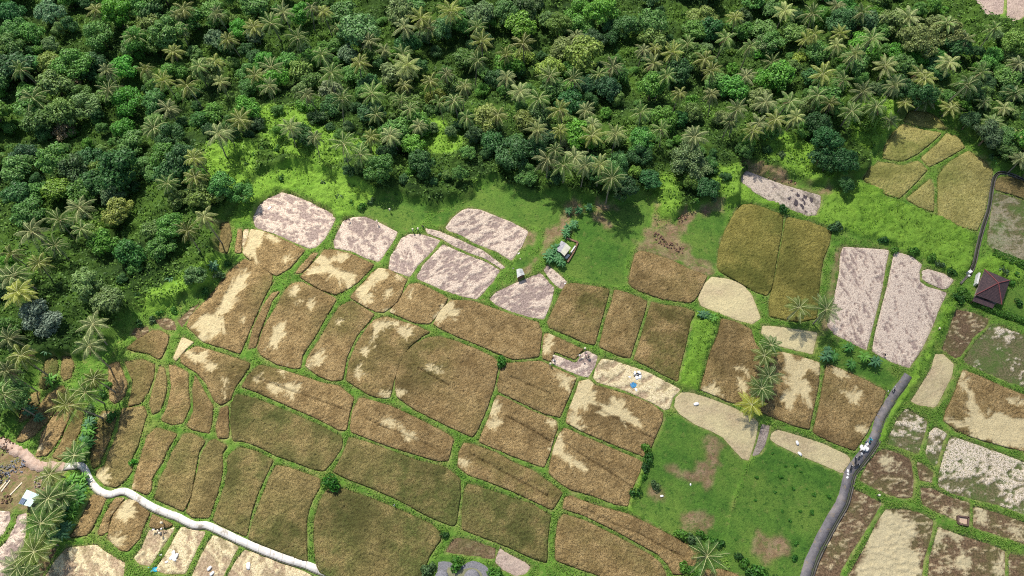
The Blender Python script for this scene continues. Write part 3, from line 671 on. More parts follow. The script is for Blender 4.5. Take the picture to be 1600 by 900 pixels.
def make_broadleaf(seed, Rc=5.0, hgt=11.0, flat=.8, nlobe=16, nleaf=3000, lsz=.34, lobe=.36):
    rng = np.random.default_rng(seed)
    # lobe centres inside an uneven dome
    cs = []
    tries = 0
    while len(cs) < nlobe and tries < 4000:
        tries += 1
        v = rng.normal(size=3); v /= np.linalg.norm(v); v[2] = abs(v[2]) * 1.05 - .22
        r = Rc * rng.uniform(.35, .86); c = v * r; c[2] *= flat
        if all(np.linalg.norm(c - q[0]) > Rc * .3 for q in cs): cs.append((c, Rc * lobe * rng.uniform(.6, 1.25)))
    base = hgt - Rc * flat * .75
    w = np.array([q[1] ** 2 for q in cs]); w /= w.sum()
    which = rng.choice(len(cs), nleaf, p=w)
    Cc = np.array([cs[i][0] for i in which]); Rr = np.array([cs[i][1] for i in which])
    D = rng.normal(size=(nleaf, 3)); D[:, 2] = np.where(rng.random(nleaf) < .72, np.abs(D[:, 2]), D[:, 2]); D /= np.linalg.norm(D, axis=1)[:, None]
    rad = Rr * (1 - .35 * rng.random(nleaf) ** 2) * (1 + .16 * np.sin(D[:, 0] * 9 + D[:, 1] * 7 + seed))
    Pp = Cc + D * rad[:, None] * np.array([1, 1, .85]); Pp[:, 2] += base
    N = D + rng.normal(size=(nleaf, 3)) * .45 + np.array([0, 0, .35])
    V, Fq = leaf_quads(Pp, N, lsz * rng.uniform(.6, 1.35, nleaf), rng)
    crown = mesh_np('crown', V, Fq, M_LEAF)
    parts = [limb((0, 0, -1.5), (rng.uniform(-.3, .3), rng.uniform(-.3, .3), base), .38, .22, 7, 0)]
    for c, r in cs[:9]:
        parts.append(limb((0, 0, base * .62), (c[0] * .85, c[1] * .85, base + c[2] - .2), .17, .05, 5, .12))
    v, f = merge(parts); trunk = mesh_np('trunk', v, f, M_BARK, smooth_=True)
    return trunk, crown

def make_palm(seed, hgt=11.0, L=4.2, nf=22, droop=1.0):
    rng = np.random.default_rng(seed)
    lean = rng.uniform(-1, 1, 2) * 1.3
    tp = [(lean[0] * (t ** 2), lean[1] * (t ** 2), -1.5 + (hgt + 1.5) * t) for t in np.linspace(0, 1, 8)]
    v, f = tube(tp, [.26 - .1 * t for t in np.linspace(0, 1, 8)], 7); trunk = mesh_np('trunk', v, f, M_PTR, smooth_=True)
    top = np.array([lean[0], lean[1], hgt])
    V = []; Fq = []; mi = []
    def addq(pts, m):
        k = len(V); V.extend(pts); Fq.append((k, k + 1, k + 2, k + 3)); mi.append(m)
    for i in range(nf):
        az = i * 2.399 + rng.uniform(-.25, .25); age = i / nf           # young fronds upright, old ones hang
        el0 = R(72 - 92 * age + rng.uniform(-8, 8)); Lf = L * rng.uniform(.82, 1.1) * (0.85 + .3 * math.sin(age * 3.1))
        u = np.array([math.cos(az), math.sin(az), 0]); side = np.array([-u[1], u[0], 0]); seg = 11
        p = top.copy(); el = el0; pts = [p.copy()]; dirs = []
        tw = rng.uniform(-.25, .25)
        for s in range(seg):
            d = u * math.cos(el) + np.array([0, 0, math.sin(el)]); dirs.append(d)
            p = p + d * Lf / seg; pts.append(p.copy()); el -= R(8.5 * droop) * (1 - age * .35) ; el = max(el, -1.35)
        dirs.append(dirs[-1])
        for s in range(seg):
            r = .05 * (1 - s / seg * .7); a, b = pts[s], pts[s + 1]; up = np.cross(side, dirs[s]) * -1
            addq([a - side * r + up * .03, a + side * r + up * .03, b + side * r + up * .03, b - side * r + up * .03], 1)
        nl = 19
        for s in range(nl):
            t = .12 + .88 * s / (nl - 1); fs = t * seg; k = min(int(fs), seg - 1); fr = fs - k
            q = pts[k] * (1 - fr) + pts[k + 1] * fr; d = dirs[k]; up = np.cross(d, side); up = up if up[2] > 0 else -up
            ll = 1.05 * math.sin(min(t, .97) * math.pi * .93 + .22) * (L / 4.2) + .12; wdt = .10
            for sg in (-1, 1):
                dr = side * sg * .86 + d * .5 - up * (.12 + rng.uniform(0, .35)) - np.array([0, 0, .18]) + side * tw * .2
                dr /= np.linalg.norm(dr); e = q + dr * ll * rng.uniform(.85, 1.1); mdl = q + dr * ll * .5 + up * .05
                addq([q - d * wdt * .6, q + d * wdt * .8, mdl + d * wdt * 1.1, e], 0)
    for i in range(int(rng.integers(2, 5))):              # dry fronds hanging against the trunk
        az = rng.uniform(0, 6.28); u = np.array([math.cos(az), math.sin(az), 0]); side = np.array([-u[1], u[0], 0]); p = top - np.array([0, 0, .2])
        for s in range(6):
            el = -R(15 + s * 13); d = u * math.cos(el) + np.array([0, 0, math.sin(el)]); q = p + d * .5; w0 = .34 * (1 - abs(s - 2.2) / 5)
            addq([p - side * w0, p + side * w0, q + side * w0 * .9, q - side * w0 * .9], 2); p = q
    crown = mesh_np('crown', np.array(V), np.array(Fq), [M_FROND, M_RIB, M_DEAD], midx=mi)
    return trunk, crown

def make_banana(seed, hgt=2.6, L=2.4, nf=9):
    rng = np.random.default_rng(seed)
    parts = []
    for s in range(3):
        bx, by = rng.uniform(-.7, .7, 2) if s else (0, 0)
        parts.append((bx, by, hgt * rng.uniform(.7, 1.05)))
    vv = []; 
    for bx, by, h in parts: vv.append(tube([(bx, by, -.4), (bx, by, h * .5), (bx, by, h)], [.16, .13, .08], 6))
    v, f = merge(vv); trunk = mesh_np('stem', v, f, M_BARK)
    V = []; Fq = []
    for bx, by, h in parts:
        for i in range(nf):
            az = i * 2.4 + rng.uniform(-.3, .3); u = np.array([math.cos(az), math.sin(az), 0]); side = np.array([-u[1], u[0], 0])
            el = R(68 - 45 * i / nf + rng.uniform(-8, 8)); p = np.array([bx, by, h]); Ls = L * rng.uniform(.8, 1.15); k0 = None; seg = 7
            for s in range(seg + 1):
                t = s / seg; w = .27 * math.sin(math.pi * (t * .88 + .08)) ** .6 * (L / 2.4)
                k = len(V); dz = -.22 * w
                V += [p - side * w + np.array([0, 0, dz]), p, p + side * w + np.array([0, 0, dz])]
                if s: Fq += [(k - 3, k - 2, k + 1, k), (k - 2, k - 1, k + 2, k + 1)]
                d = u * math.cos(el) + np.array([0, 0, math.sin(el)]); p = p + d * Ls / seg; el -= R(15)
    crown = mesh_np('leaves', np.array(V), np.array(Fq), M_BAN)
    return trunk, crown

def make_shrub(seed, Rc=1.2, n=420, lsz=.17):
    rng = np.random.default_rng(seed)
    cs = [(np.array([rng.uniform(-.5, .5) * Rc, rng.uniform(-.5, .5) * Rc, Rc * rng.uniform(.35, .8)]), Rc * rng.uniform(.4, .65)) for _ in range(6)]
    w = rng.integers(0, 6, n); D = rng.normal(size=(n, 3)); D[:, 2] = np.abs(D[:, 2]) * .9 - .2; D /= np.linalg.norm(D, axis=1)[:, None]
    C = np.array([cs[i][0] for i in w]) + D * np.array([cs[i][1] for i in w])[:, None] * (1 - .3 * rng.random(n) ** 2)[:, None]
    V, Fq = leaf_quads(C, D + rng.normal(size=(n, 3)) * .4, lsz * rng.uniform(.6, 1.4, n), rng)
    fol = mesh_np('foliage', V, Fq, M_LEAF)
    v, f = merge([limb((0, 0, -.4), (c[0] * .8, c[1] * .8, c[2]), .06, .02, 4) for c, r in cs])
    return mesh_np('stems', v, f, M_BARK), fol

BL = [make_broadleaf(i, Rc=5.0, hgt=10.5, flat=f, nlobe=nl, nleaf=n, lsz=ls, lobe=lb) for i, (f, nl, n, ls, lb) in enumerate([
    (.8, 16, 3600, .33, .36), (.7, 20, 4200, .28, .32), (.95, 13, 3400, .36, .42), (.85, 24, 4600, .25, .28), (.65, 15, 3400, .34, .38), (1.05, 18, 4200, .30, .34), (.8, 22, 3800, .31, .27), (.9, 14, 4800, .24, .40)])]
THIN = make_broadleaf(40, Rc=4.5, hgt=9.5, flat=.8, nlobe=20, nleaf=1500, lsz=.24, lobe=.30)
PL = [make_palm(100 + i, hgt=11.0, L=l, nf=n, droop=d) for i, (l, n, d) in enumerate([(4.5, 18, .9), (4.7, 20, .75), (4.2, 17, 1.05), (4.9, 16, .8), (4.4, 21, .95), (4.6, 15, 1.1)])]
BN = [make_banana(200 + i) for i in range(4)]
SH = [make_shrub(300 + i) for i in range(5)]

THINGS = []     # (root, kindword, look, px, py)
def warm(c): k = random.uniform(.0, .10); g = (c[0] + c[1] + c[2]) / 3; return tuple(v * (1 - k) + g * k for v in (c[0], c[1] * .94, c[2] * .82))
def lift(c): return random.uniform(1.7, 2.5) if c[1] < .16 else (random.uniform(1.4, 2.0) if c[1] < .21 else random.uniform(1.05, 1.5))
def put(proto, names, root_name, loc, rz, s, color, sz=None, tilt=(0, 0)):
    e = empty(root_name, loc, rz, s)
    e.rotation_euler = (tilt[0], tilt[1], rz)
    if sz: e.scale = (s, s, sz)
    for me, nm in zip(proto, names):
        o = meshobj(nm, me, e); o.color = (*color, 1)
    return e

# ------------------------------------------------------------------ coconut palms, crown centres read off the photo
PALMS = pp('''270,27 280,47 255,50 265,80 230,107 260,125 305,102 333,102 298,135 168,110 172,142 53,150 38,105 264,170 380,183 333,212 358,205 235,200 392,122 290,14 345,128
447,22 427,30 527,45 510,22 572,62 625,45 648,32 667,42 458,56 422,105 418,135 505,92 512,120 557,103 603,80 628,85 633,105 490,150 523,155 590,145 622,135 625,160 590,175 645,175 617,205 667,124 720,140 715,163 740,97 752,72 782,85 788,120 782,180 450,200 487,218 570,212 532,222 560,235 690,160 700,118 655,195 735,185
857,120 845,150 890,125 885,172 918,170 925,195 933,110 952,107 1000,80 1010,100 1032,115 1025,82 1047,76 1075,70 1105,92 1117,115 1155,30 1162,118 1060,145 1002,180 1040,205 1087,212 1195,155 1140,190 920,218 880,210 833,205 812,150 1190,185 1155,178 960,215 1120,150
1225,20 1278,20 1310,10 1280,50 1255,60 1318,52 1307,72 1360,65 1333,88 1385,102 1210,97 1292,115 1312,130 1275,145 1340,145 1430,112 1455,123 1478,95 1502,128 1443,155 1413,160 1485,165 1535,155 1570,168 1582,95 1555,45 1515,65 1415,28 1225,160 1350,22 1240,180 1205,190 1175,205 1530,110 1550,185 1590,150
253,285 50,362 118,362 85,387 50,412 30,430 308,238 322,345 290,365 10,442 300,284 120,322 20,395 85,345
856,250 882,262 897,240 912,258 938,260 955,278 870,235
35,460 30,560 10,585 140,520 130,545 12,520 130,610 145,590 5,625 117,628
1590,215 1595,250 1560,205 345,20 365,60 395,40 210,60 150,20 480,15 700,20 740,40 820,70 900,60 1130,60 1170,75 1450,60 1480,40 1400,130 1370,165 1330,170 1300,165''')
NEAR = [(115, 716, 4.2), (85, 737, 6), (68, 781, 6.5), (58, 822, 6.5), (45, 866, 7), (33, 897, 7), (70, 848, 6), (78, 805, 5.5), (30, 878, 6.5), (97, 780, 4.5),
        (1242, 482, 6.5), (1288, 487, 8), (1205, 543, 6), (1199, 561, 6), (1197, 589, 6), (1190, 612, 6), (1178, 636, 4.5), (1393, 190, 4.5), (1107, 864, 10)]
PALM_COL = [('grey-green', rgb(118, 128, 78)), ('olive', rgb(122, 130, 60)), ('dull green', rgb(98, 120, 58)), ('yellowish', rgb(154, 158, 72)), ('pale olive', rgb(138, 146, 84))]
for (px, py) in PALMS:
    h = random.uniform(9.5, 14) if not (px > 1395 and py > 145) else random.uniform(5, 6.5)
    x, y, z = place(px, py, h)
    look, c = random.choices(PALM_COL, (4, 4, 6, .5, 2))[0]
    k = random.uniform(.75, 1.7) if px > 250 else random.uniform(.7, 1.25); s = random.uniform(.66, 1.04); pr = random.choice(PL)
    e = put(pr, ('trunk', 'crown'), 'coconut_palm', (x, y, z), random.uniform(0, 6.28), s, mul(c, k), sz=h / 11.0, tilt=(random.uniform(-.11, .11), random.uniform(-.11, .11)))
    THINGS.append((e, 'coconut palm', look, px, py))
for i, (px, py, h) in enumerate(NEAR):
    x, y, z = place(px, py, h); look, c = [('dark green', rgb(84, 112, 48)), ('olive', rgb(110, 124, 56)), ('dull green', rgb(92, 112, 56))][i % 3]
    if (px, py) == (1178, 636): look, c = 'yellow', rgb(170, 172, 62)
    s = .95 if h > 6 else .8
    e = put(random.choice(PL), ('trunk', 'crown'), 'coconut_palm', (x, y, z), random.uniform(0, 6.28), s, c, sz=h / 11.0 * (1.0))
    # short palms keep round crowns: stretch only the trunk
    e.scale = (s, s, s); 
    tr, cr = e.children
    tr.scale = (1, 1, h / 11.0 / s); cr.location = (0, 0, h / s - 11.0)
    THINGS.append((e, 'coconut palm', look, px, py))

# ------------------------------------------------------------------ broadleaf trees
KEY = [(60,185,26,'mid green',(84,112,56)),(108,125,18,'pinkish grey leafless',(150,132,112)),(75,95,24,'olive green',(104,122,52)),(80,290,24,'bright yellow-green',(122,156,60)),(182,262,34,'dark green',(48,80,40)),(185,330,26,'olive green',(112,122,62)),
 (150,285,26,'dark green',(52,84,42)),(35,240,26,'dark green',(44,72,44)),(558,38,34,'mid green',(84,118,66)),(540,20,24,'mid green',(80,112,60)),(800,232,30,'dark green',(50,78,42)),(915,85,32,'bright yellow-green',(124,144,72)),(860,100,26,'bright yellow-green',(128,150,66)),
 (1222,110,28,'bright green',(96,150,50)),(1200,120,24,'bright green',(92,146,50)),(1250,90,16,'bright yellow-green',(136,156,62)),(1405,78,20,'bright green',(90,146,48)),(1290,222,26,'dark green',(46,80,44)),(1320,248,24,'dark green',(48,82,44)),(1283,245,20,'dark green',(48,80,44)),(1324,288,14,'dark green',(54,88,46)),
 (55,492,24,'blue-grey',(104,122,108)),(75,505,22,'blue-grey',(100,118,104)),(135,440,28,'pale green',(112,140,80)),(165,470,26,'pale green',(110,134,78)),(940,20,28,'bright green',(104,152,56)),(905,12,24,'bright green',(100,150,54)),(1020,30,26,'mid green',(80,112,60)),
 (680,150,20,'olive green',(126,138,62)),(760,185,24,'olive green',(112,124,66)),(950,140,24,'dark green',(48,78,50)),(915,130,22,'dark green',(46,78,50)),(20,20,22,'dark green',(52,90,48)),(75,12,24,'mid green',(74,104,70)),(50,52,22,'bright green',(88,136,56)),(150,50,26,'mid green',(80,118,52)),
 (240,10,26,'mid green',(78,112,58)),(335,55,20,'blue-grey',(92,118,86)),(395,50,18,'blue-grey',(90,114,86)),(545,85,18,'blue-grey',(90,112,84)),(690,45,22,'mid green',(74,106,66)),(790,20,24,'mid green',(82,114,64)),(1350,30,26,'dark green',(70,98,64)),(1440,60,32,'olive green',(96,108,62)),(1480,50,28,'olive green',(98,108,64)),
 (1550,205,26,'dark green',(70,90,60)),(1580,205,22,'mid green',(74,104,56)),(1210,10,20,'mid green',(84,118,60)),(1100,20,24,'olive green',(106,122,66)),(130,165,26,'mid green',(90,116,66)),(95,200,22,'pinkish grey leafless',(140,128,104)),(210,60,24,'bright green',(86,134,50)),(262,350,26,'mid green',(82,122,54)),(250,385,24,'mid green',(80,118,50)),
 (200,395,24,'dark green',(54,92,42)),(160,375,24,'bright green',(88,132,48)),(345,290,24,'mid green',(64,104,48)),(375,300,20,'mid green',(66,106,50)),(965,255,20,'mid green',(74,108,62)),(1000,240,20,'dark green',(60,92,54)),(1110,255,18,'dark green',(60,94,46)),
 (820,185,22,'olive green',(116,130,66)),(830,230,24,'dark green',(48,80,44)),(770,215,22,'dark green',(50,84,44)),(660,60,16,'mid green',(84,114,72)),(1385,135,14,'mid green',(80,120,60)),(1260,200,16,'mid green',(86,122,58)),(40,330,26,'mid green',(80,120,54)),(20,300,24,'dark green',(58,96,48))]
occupied = []
def add_tree(px, py, rpx, look, c, root='broadleaf_tree'):
    x, y, z = place(px, py, 8)
    dist = math.sqrt(x * x + y * y + H * H); mpp = dist / (FOC * 1.0)
    # metres per pixel along the view ray
    d = FWD * FOC + RT * (px - 800) - UPV * (py - 450); mpp = dist / np.linalg.norm(d)
    rad = rpx * mpp; s = rad / 5.2
    h = 10.5 * s * random.uniform(.85, 1.1)
    x, y, z = place(px, py, h * .8)
    proto = THIN if 'leafless' in look else random.choice(BL)
    e = put(proto, ('trunk', 'crown'), root, (x, y, z), random.uniform(0, 6.28), s, mul(warm(c), lift(c)), sz=s * random.uniform(.85, 1.1))
    THINGS.append((e, 'broadleaf tree', look, px, py)); occupied.append((px, py, rpx))
for px, py, rp, look, c in KEY: add_tree(px, py, rp, look, rgb(*c))
def in_forest(px, py, margin=6):
    if py > 530 and px > 25: return False
    x, y = P(px, py, 1.0); a = sdf(OPEN, np.array([x]), np.array([y]))[0][0]; b = sdf(OPEN_TOP, np.array([x]), np.array([y]))[0][0]
    return max(a, b) < -margin
GREENS = [('dark green', (52, 82, 44), 5), ('mid green', (74, 108, 50), 6), ('bright green', (94, 140, 52), 3), ('olive green', (92, 118, 62), 2.4), ('bright yellow-green', (110, 142, 62), 1.6), ('grey-green', (92, 116, 74), 1.2)]
GLADES = ((480, 240, 90, 26), (360, 245, 40, 40), (350, 130, 30, 22), (690, 230, 40, 20), (1250, 240, 50, 22), (1370, 200, 35, 25), (560, 290, 90, 20), (1045, 320, 35, 35), (690, 290, 45, 22), (1200, 262, 75, 22))
n = 0; tries = 0
while n < 225 and tries < 9000:
    tries += 1
    px, py = random.uniform(-25, 1625), random.uniform(-40, 640) if random.random() < .3 else random.uniform(-40, 300)
    if not in_forest(px, py, 4.5): continue
    if any(math.hypot(px - q[0], (py - q[1]) * 1.15) < 12 + .5 * q[2] for q in occupied): continue
    # open glades of bright vines stay low
    if any(math.hypot((px - gx) / rx, (py - gy) / ry) < 1 for gx, gy, rx, ry in ((480, 240, 90, 26), (360, 245, 40, 40), (350, 130, 30, 22), (690, 230, 40, 20), (1250, 240, 50, 22), (1370, 200, 35, 25), (560, 290, 90, 20), (1045, 320, 35, 35), (690, 290, 45, 22), (1200, 262, 75, 22))): continue
    look, c, _ = random.choices(GREENS, [g[2] for g in GREENS])[0]
    add_tree(px, py, random.uniform(15, 27) * (1.15 if px < 300 else 1), look, rgb(*[v * random.uniform(.92, 1.08) for v in c])); n += 1
print('trees', n)
n = tries = 0
while n < 280 and tries < 12000:
    tries += 1
    px, py = random.uniform(-25, 1625), random.uniform(-40, 640) if random.random() < .3 else random.uniform(-40, 300)
    if not in_forest(px, py, 3) or any(math.hypot(px - q[0], (py - q[1]) * 1.15) < 6 + .45 * q[2] for q in occupied): continue
    glade = any(math.hypot((px - gx) / rx, (py - gy) / ry) < 1 for gx, gy, rx, ry in GLADES)
    if glade and random.random() < .75: continue
    look, c, _ = random.choices(GREENS, [g[2] for g in GREENS])[0]; c = rgb(*c)
    r = random.uniform(8, 14) * (.65 if glade else 1)
    dv = FWD * FOC + RT * (px - 800) - UPV * (py - 450); s = r * math.sqrt(sum(v * v for v in (*P(px, py, 3), H))) / np.linalg.norm(dv) / 5.2; h = 10.5 * s * 1.25
    x, y, z = place(px, py, h * .8 + .8)
    e = put(random.choice(BL), ('trunk', 'crown'), 'young_tree', (x, y, z + .8), random.uniform(0, 6.28), s, mul(warm(c), lift(c)), sz=s * random.uniform(1.0, 1.4))
    THINGS.append((e, 'young tree', look, px, py)); occupied.append((px, py, r)); n += 1
print('young', n)
n = tries = 0
while n < 260 and tries < 12000:
    tries += 1
    px, py = random.uniform(-25, 1625), random.uniform(-40, 640) if random.random() < .3 else random.uniform(-40, 310)
    if not in_forest(px, py, .5) or any(math.hypot(px - q[0], (py - q[1]) * 1.15) < 5 + .4 * q[2] for q in occupied): continue
    look, c, _ = random.choices(GREENS, [g[2] for g in GREENS])[0]; c = rgb(*c)
    r = random.uniform(4.5, 8); dv = FWD * FOC + RT * (px - 800) - UPV * (py - 450); s = r * math.sqrt(sum(v * v for v in (*P(px, py, 3), H))) / np.linalg.norm(dv) / 1.3
    x, y, z = place(px, py, s + 2)
    e = put(random.choice(SH), ('stems', 'foliage'), 'forest_bush', (x, y, z + 1.3), random.uniform(0, 6.28), s, mul(warm(c), lift(c)), sz=s * random.uniform(1.0, 1.5))
    THINGS.append((e, 'forest bush', look, px, py)); occupied.append((px, py, r)); n += 1
print('bush', n)

# ------------------------------------------------------------------ single trees and shrubs out in the fields
def add_small(px, py, rad, c, label, cat='bush', root='shrub', proto=None, grp=None):
    x, y, z = place(px, py, rad * .8)
    e = put(proto or random.choice(SH), ('stems', 'foliage'), root, (x, y, z - .05), random.uniform(0, 6.28), rad / 1.25, c)
    THINGS.append((e, root.replace('_', ' '), label, px, py)) if label and not label.startswith('=') else tag(e, label[1:], cat, grp)
    return e
add_small(515, 755, 2.5, rgb(70, 122, 42), '=round bright green tree on the crossing of two dikes', 'tree')
add_small(785, 562, 2.0, rgb(78, 128, 44), '=round green bush at the corner of the large brown rice field', 'bush')
add_small(206, 722, 1.1, rgb(92, 160, 50), '=small bright green bush on a dike above the white path')
add_small(1226, 325, 1.9, rgb(62, 104, 46), '=green bush at the top corner between two golden rice fields')
add_small(1306, 352, 2.2, rgb(88, 120, 74), '=pale spiky bush beside the top corner of the golden field')
add_small(1380, 372, 1.9, rgb(66, 108, 52), '=dark bush above the pink harvested field')
add_small(1242, 872, 0.01 + 1, rgb(60, 110, 40), '=dark green bush beside the bare patch of the pasture')
for i, (px, py) in enumerate([(1228, 728), (1244, 727), (1252, 737), (1221, 745), (1240, 763), (1261, 763), (1273, 772), (1212, 768), (1252, 799), (1235, 814), (1223, 799), (1246, 849), (1208, 708), (1181, 781), (1150, 843), (1183, 745), (1296, 775), (1270, 800)]):
    add_small(px, py, random.uniform(.4, .75), rgb(90, 142, 54), 'small green', root='shrub')
for px, py in [(545, 278), (440, 277), (505, 283), (555, 290), (550, 318), (530, 305), (565, 322), (578, 312), (600, 275), (630, 268), (655, 285), (620, 300), (690, 300), (700, 285), (680, 270), (710, 262), (730, 275), (740, 290), (590, 262), (575, 272), (640, 295), (665, 262), (720, 300), (610, 285), (650, 270), (585, 300), (695, 265), (670, 300),
               (1185, 235), (1215, 245), (1160, 262), (1120, 285), (1150, 275), (1105, 300), (1240, 232), (1340, 240), (1335, 215), (1350, 260), (1045, 290), (1020, 290), (1060, 310), (1080, 300), (1090, 285), (1400, 390), (1430, 392), (1460, 400), (1490, 425), (1470, 410), (1580, 440), (1590, 425), (1570, 420), (1595, 470), (1498, 465), (1510, 455),
               (1010, 700), (1015, 715), (1008, 730), (1025, 757), (995, 770), (1005, 745), (1075, 838), (1085, 842), (1095, 835), (1065, 832), (1110, 843), (1125, 848), (1078, 890), (1090, 895), (1070, 885), (1165, 880), (1175, 890), (1155, 870), (1190, 895), (1215, 905),
               (665, 893), (672, 885), (712, 880), (777, 893), (773, 897), (695, 835), (235, 500), (250, 488), (215, 505), (270, 485), (165, 600), (170, 650), (160, 615), (140, 640), (355, 410), (340, 430), (320, 455)]:
    add_small(px, py, random.uniform(1.1, 2.1), rgb(*random.choice([(70, 112, 46), (88, 134, 50), (62, 98, 46), (104, 146, 56), (92, 118, 72)])), 'leafy green', root='shrub')
# hedge round the red roofed house
hv = []
rng = np.random.default_rng(77)
def hedge(pts, w, h, label, seed):
    pl = poly_w(pts); segs = np.diff(pl, axis=0); L = np.linalg.norm(segs, axis=1); n = int(L.sum() * 170); rng = np.random.default_rng(seed)
    si = rng.choice(len(L), n, p=L / L.sum()); t = rng.random(n); base = pl[si] + segs[si] * t[:, None]; nr = np.stack([-segs[si][:, 1], segs[si][:, 0]], 1) / L[si][:, None]
    a = rng.uniform(0, math.pi, n); hh = h * (.8 + .4 * vnoise(base[:, 0] * .7, base[:, 1] * .7, 3)); rr = 1 - .3 * rng.random(n) ** 2
    C = np.c_[base + nr * (np.cos(a) * w / 2 * rr)[:, None], .3 + np.sin(a) ** .6 * hh * rr]; N = np.c_[nr * np.cos(a)[:, None], np.sin(a)] + rng.normal(size=(n, 3)) * .5
    V, Fq = leaf_quads(C, N, .2 * rng.uniform(.6, 1.4, n), rng)
    o = meshobj('hedge', mesh_np('hedge', V, Fq, M_LEAF)); o.color = (*rgb(92, 132, 48), 1); tag(o, label, 'hedge')
hedge([(1502, 462), (1530, 478), (1560, 490), (1590, 500), (1620, 510)], 2.2, 1.5, 'bushy green hedge below the dark red roofed house', 1)
hedge([(1548, 397), (1580, 412), (1620, 425)], 3.4, 2.0, 'bright green hedge behind the dark red roofed house', 2)

# ------------------------------------------------------------------ banana plants
BANS = [(868, 385), (860, 390), (872, 397), (878, 408), (864, 400), (858, 398), (874, 404), (890, 325), (905, 325), (888, 352), (897, 345), (885, 360), (920, 320),
 (297, 440), (285, 435), (310, 425), (275, 445), (320, 430), (300, 425), (263, 432), (225, 455), (330, 412), (12, 300), (35, 305), (70, 545), (40, 640), (55, 650), (30, 625), (75, 590), (300, 260), (310, 225),
 (125, 745), (110, 750), (95, 762), (105, 772), (120, 765), (112, 785), (98, 790), (90, 805), (108, 800), (85, 818), (100, 820), (92, 832), (80, 835), (75, 790), (120, 780), (103, 756), (116, 757), (84, 770), (70, 815),
 (128, 680), (132, 690), (126, 700), (134, 670), (120, 708), (136, 660), (1297, 546), (1305, 552), (1292, 555), (1330, 540), (1352, 555), (1333, 565), (1370, 563), (1065, 200), (1080, 190), (1580, 240), (1560, 245), (1595, 235), (1010, 255), (1020, 262), (1000, 262),
 (1110, 490), (1105, 488), (1117, 492), (1100, 487)]
for i, (px, py) in enumerate(BANS):
    h = 2.8; x, y, z = place(px, py, h); s = random.uniform(.6, .85)
    look, c = random.choice([('bright green', rgb(110, 158, 62)), ('mid green', rgb(84, 132, 60)), ('blue-green', rgb(86, 128, 84))])
    if 13 > i: look, c = 'blue-green', rgb(92, 140, 84)
    if i >= len(BANS) - 4: s = .6
    e = put(random.choice(BN), ('stem', 'leaves'), 'banana_plant', (x, y, z), random.uniform(0, 6.28), s, c)
    THINGS.append((e, 'banana plant', look, px, py))

# ------------------------------------------------------------------ bamboo
def bamboo(px, py, label, seed, s=1.0):
    rng = np.random.default_rng(seed); x, y, z = place(px, py, 8); e = empty('bamboo_clump', (x, y, z), 0, s)
    st = []; C = []; N = []
    for i in range(26):
        az = rng.uniform(0, math.tau); r = rng.uniform(2, 5.2); h = rng.uniform(7.5, 11.5); pts = []
        for k in range(9):
            t = k / 8; q = np.array([math.cos(az) * (r * t ** 2.2), math.sin(az) * (r * t ** 2.2), h * math.sin(t * 1.75) / math.sin(1.5708)]); pts.append(q)
            if t > .3:
                m = int(95 * t); a = rng.normal(size=(m, 3)) * np.array([.55, .55, .3]) + q; C.append(a); N.append(rng.normal(size=(m, 3)) + np.array([0, 0, 1.2]))
        st.append(tube(pts, [.05] * 9, 4))
    v, f = merge(st); o = meshobj('stems', mesh_np('stems', v, f, M_BARK), e); o.color = (.2, .3, .1, 1)
    C = np.concatenate(C); N = np.concatenate(N); V, Fq = leaf_quads(C, N, .26 * rng.uniform(.6, 1.4, len(C)), rng)
    o = meshobj('foliage', mesh_np('foliage', V, Fq, M_LEAF), e); o.color = (*rgb(132, 152, 98), 1); tag(e, label, 'bamboo')
bamboo(1072, 248, 'feathery pale green bamboo clump at the forest edge above the bare earth', 5)
bamboo(1092, 262, 'smaller pale bamboo clump at right foot of the big one', 6, .7)
bamboo(1200, 65, 'pale yellow-green bamboo clump above the bright green tree', 7, .8)
bamboo(625, 22, 'tall bamboo clump in shade near the top of the forest', 8, .9)

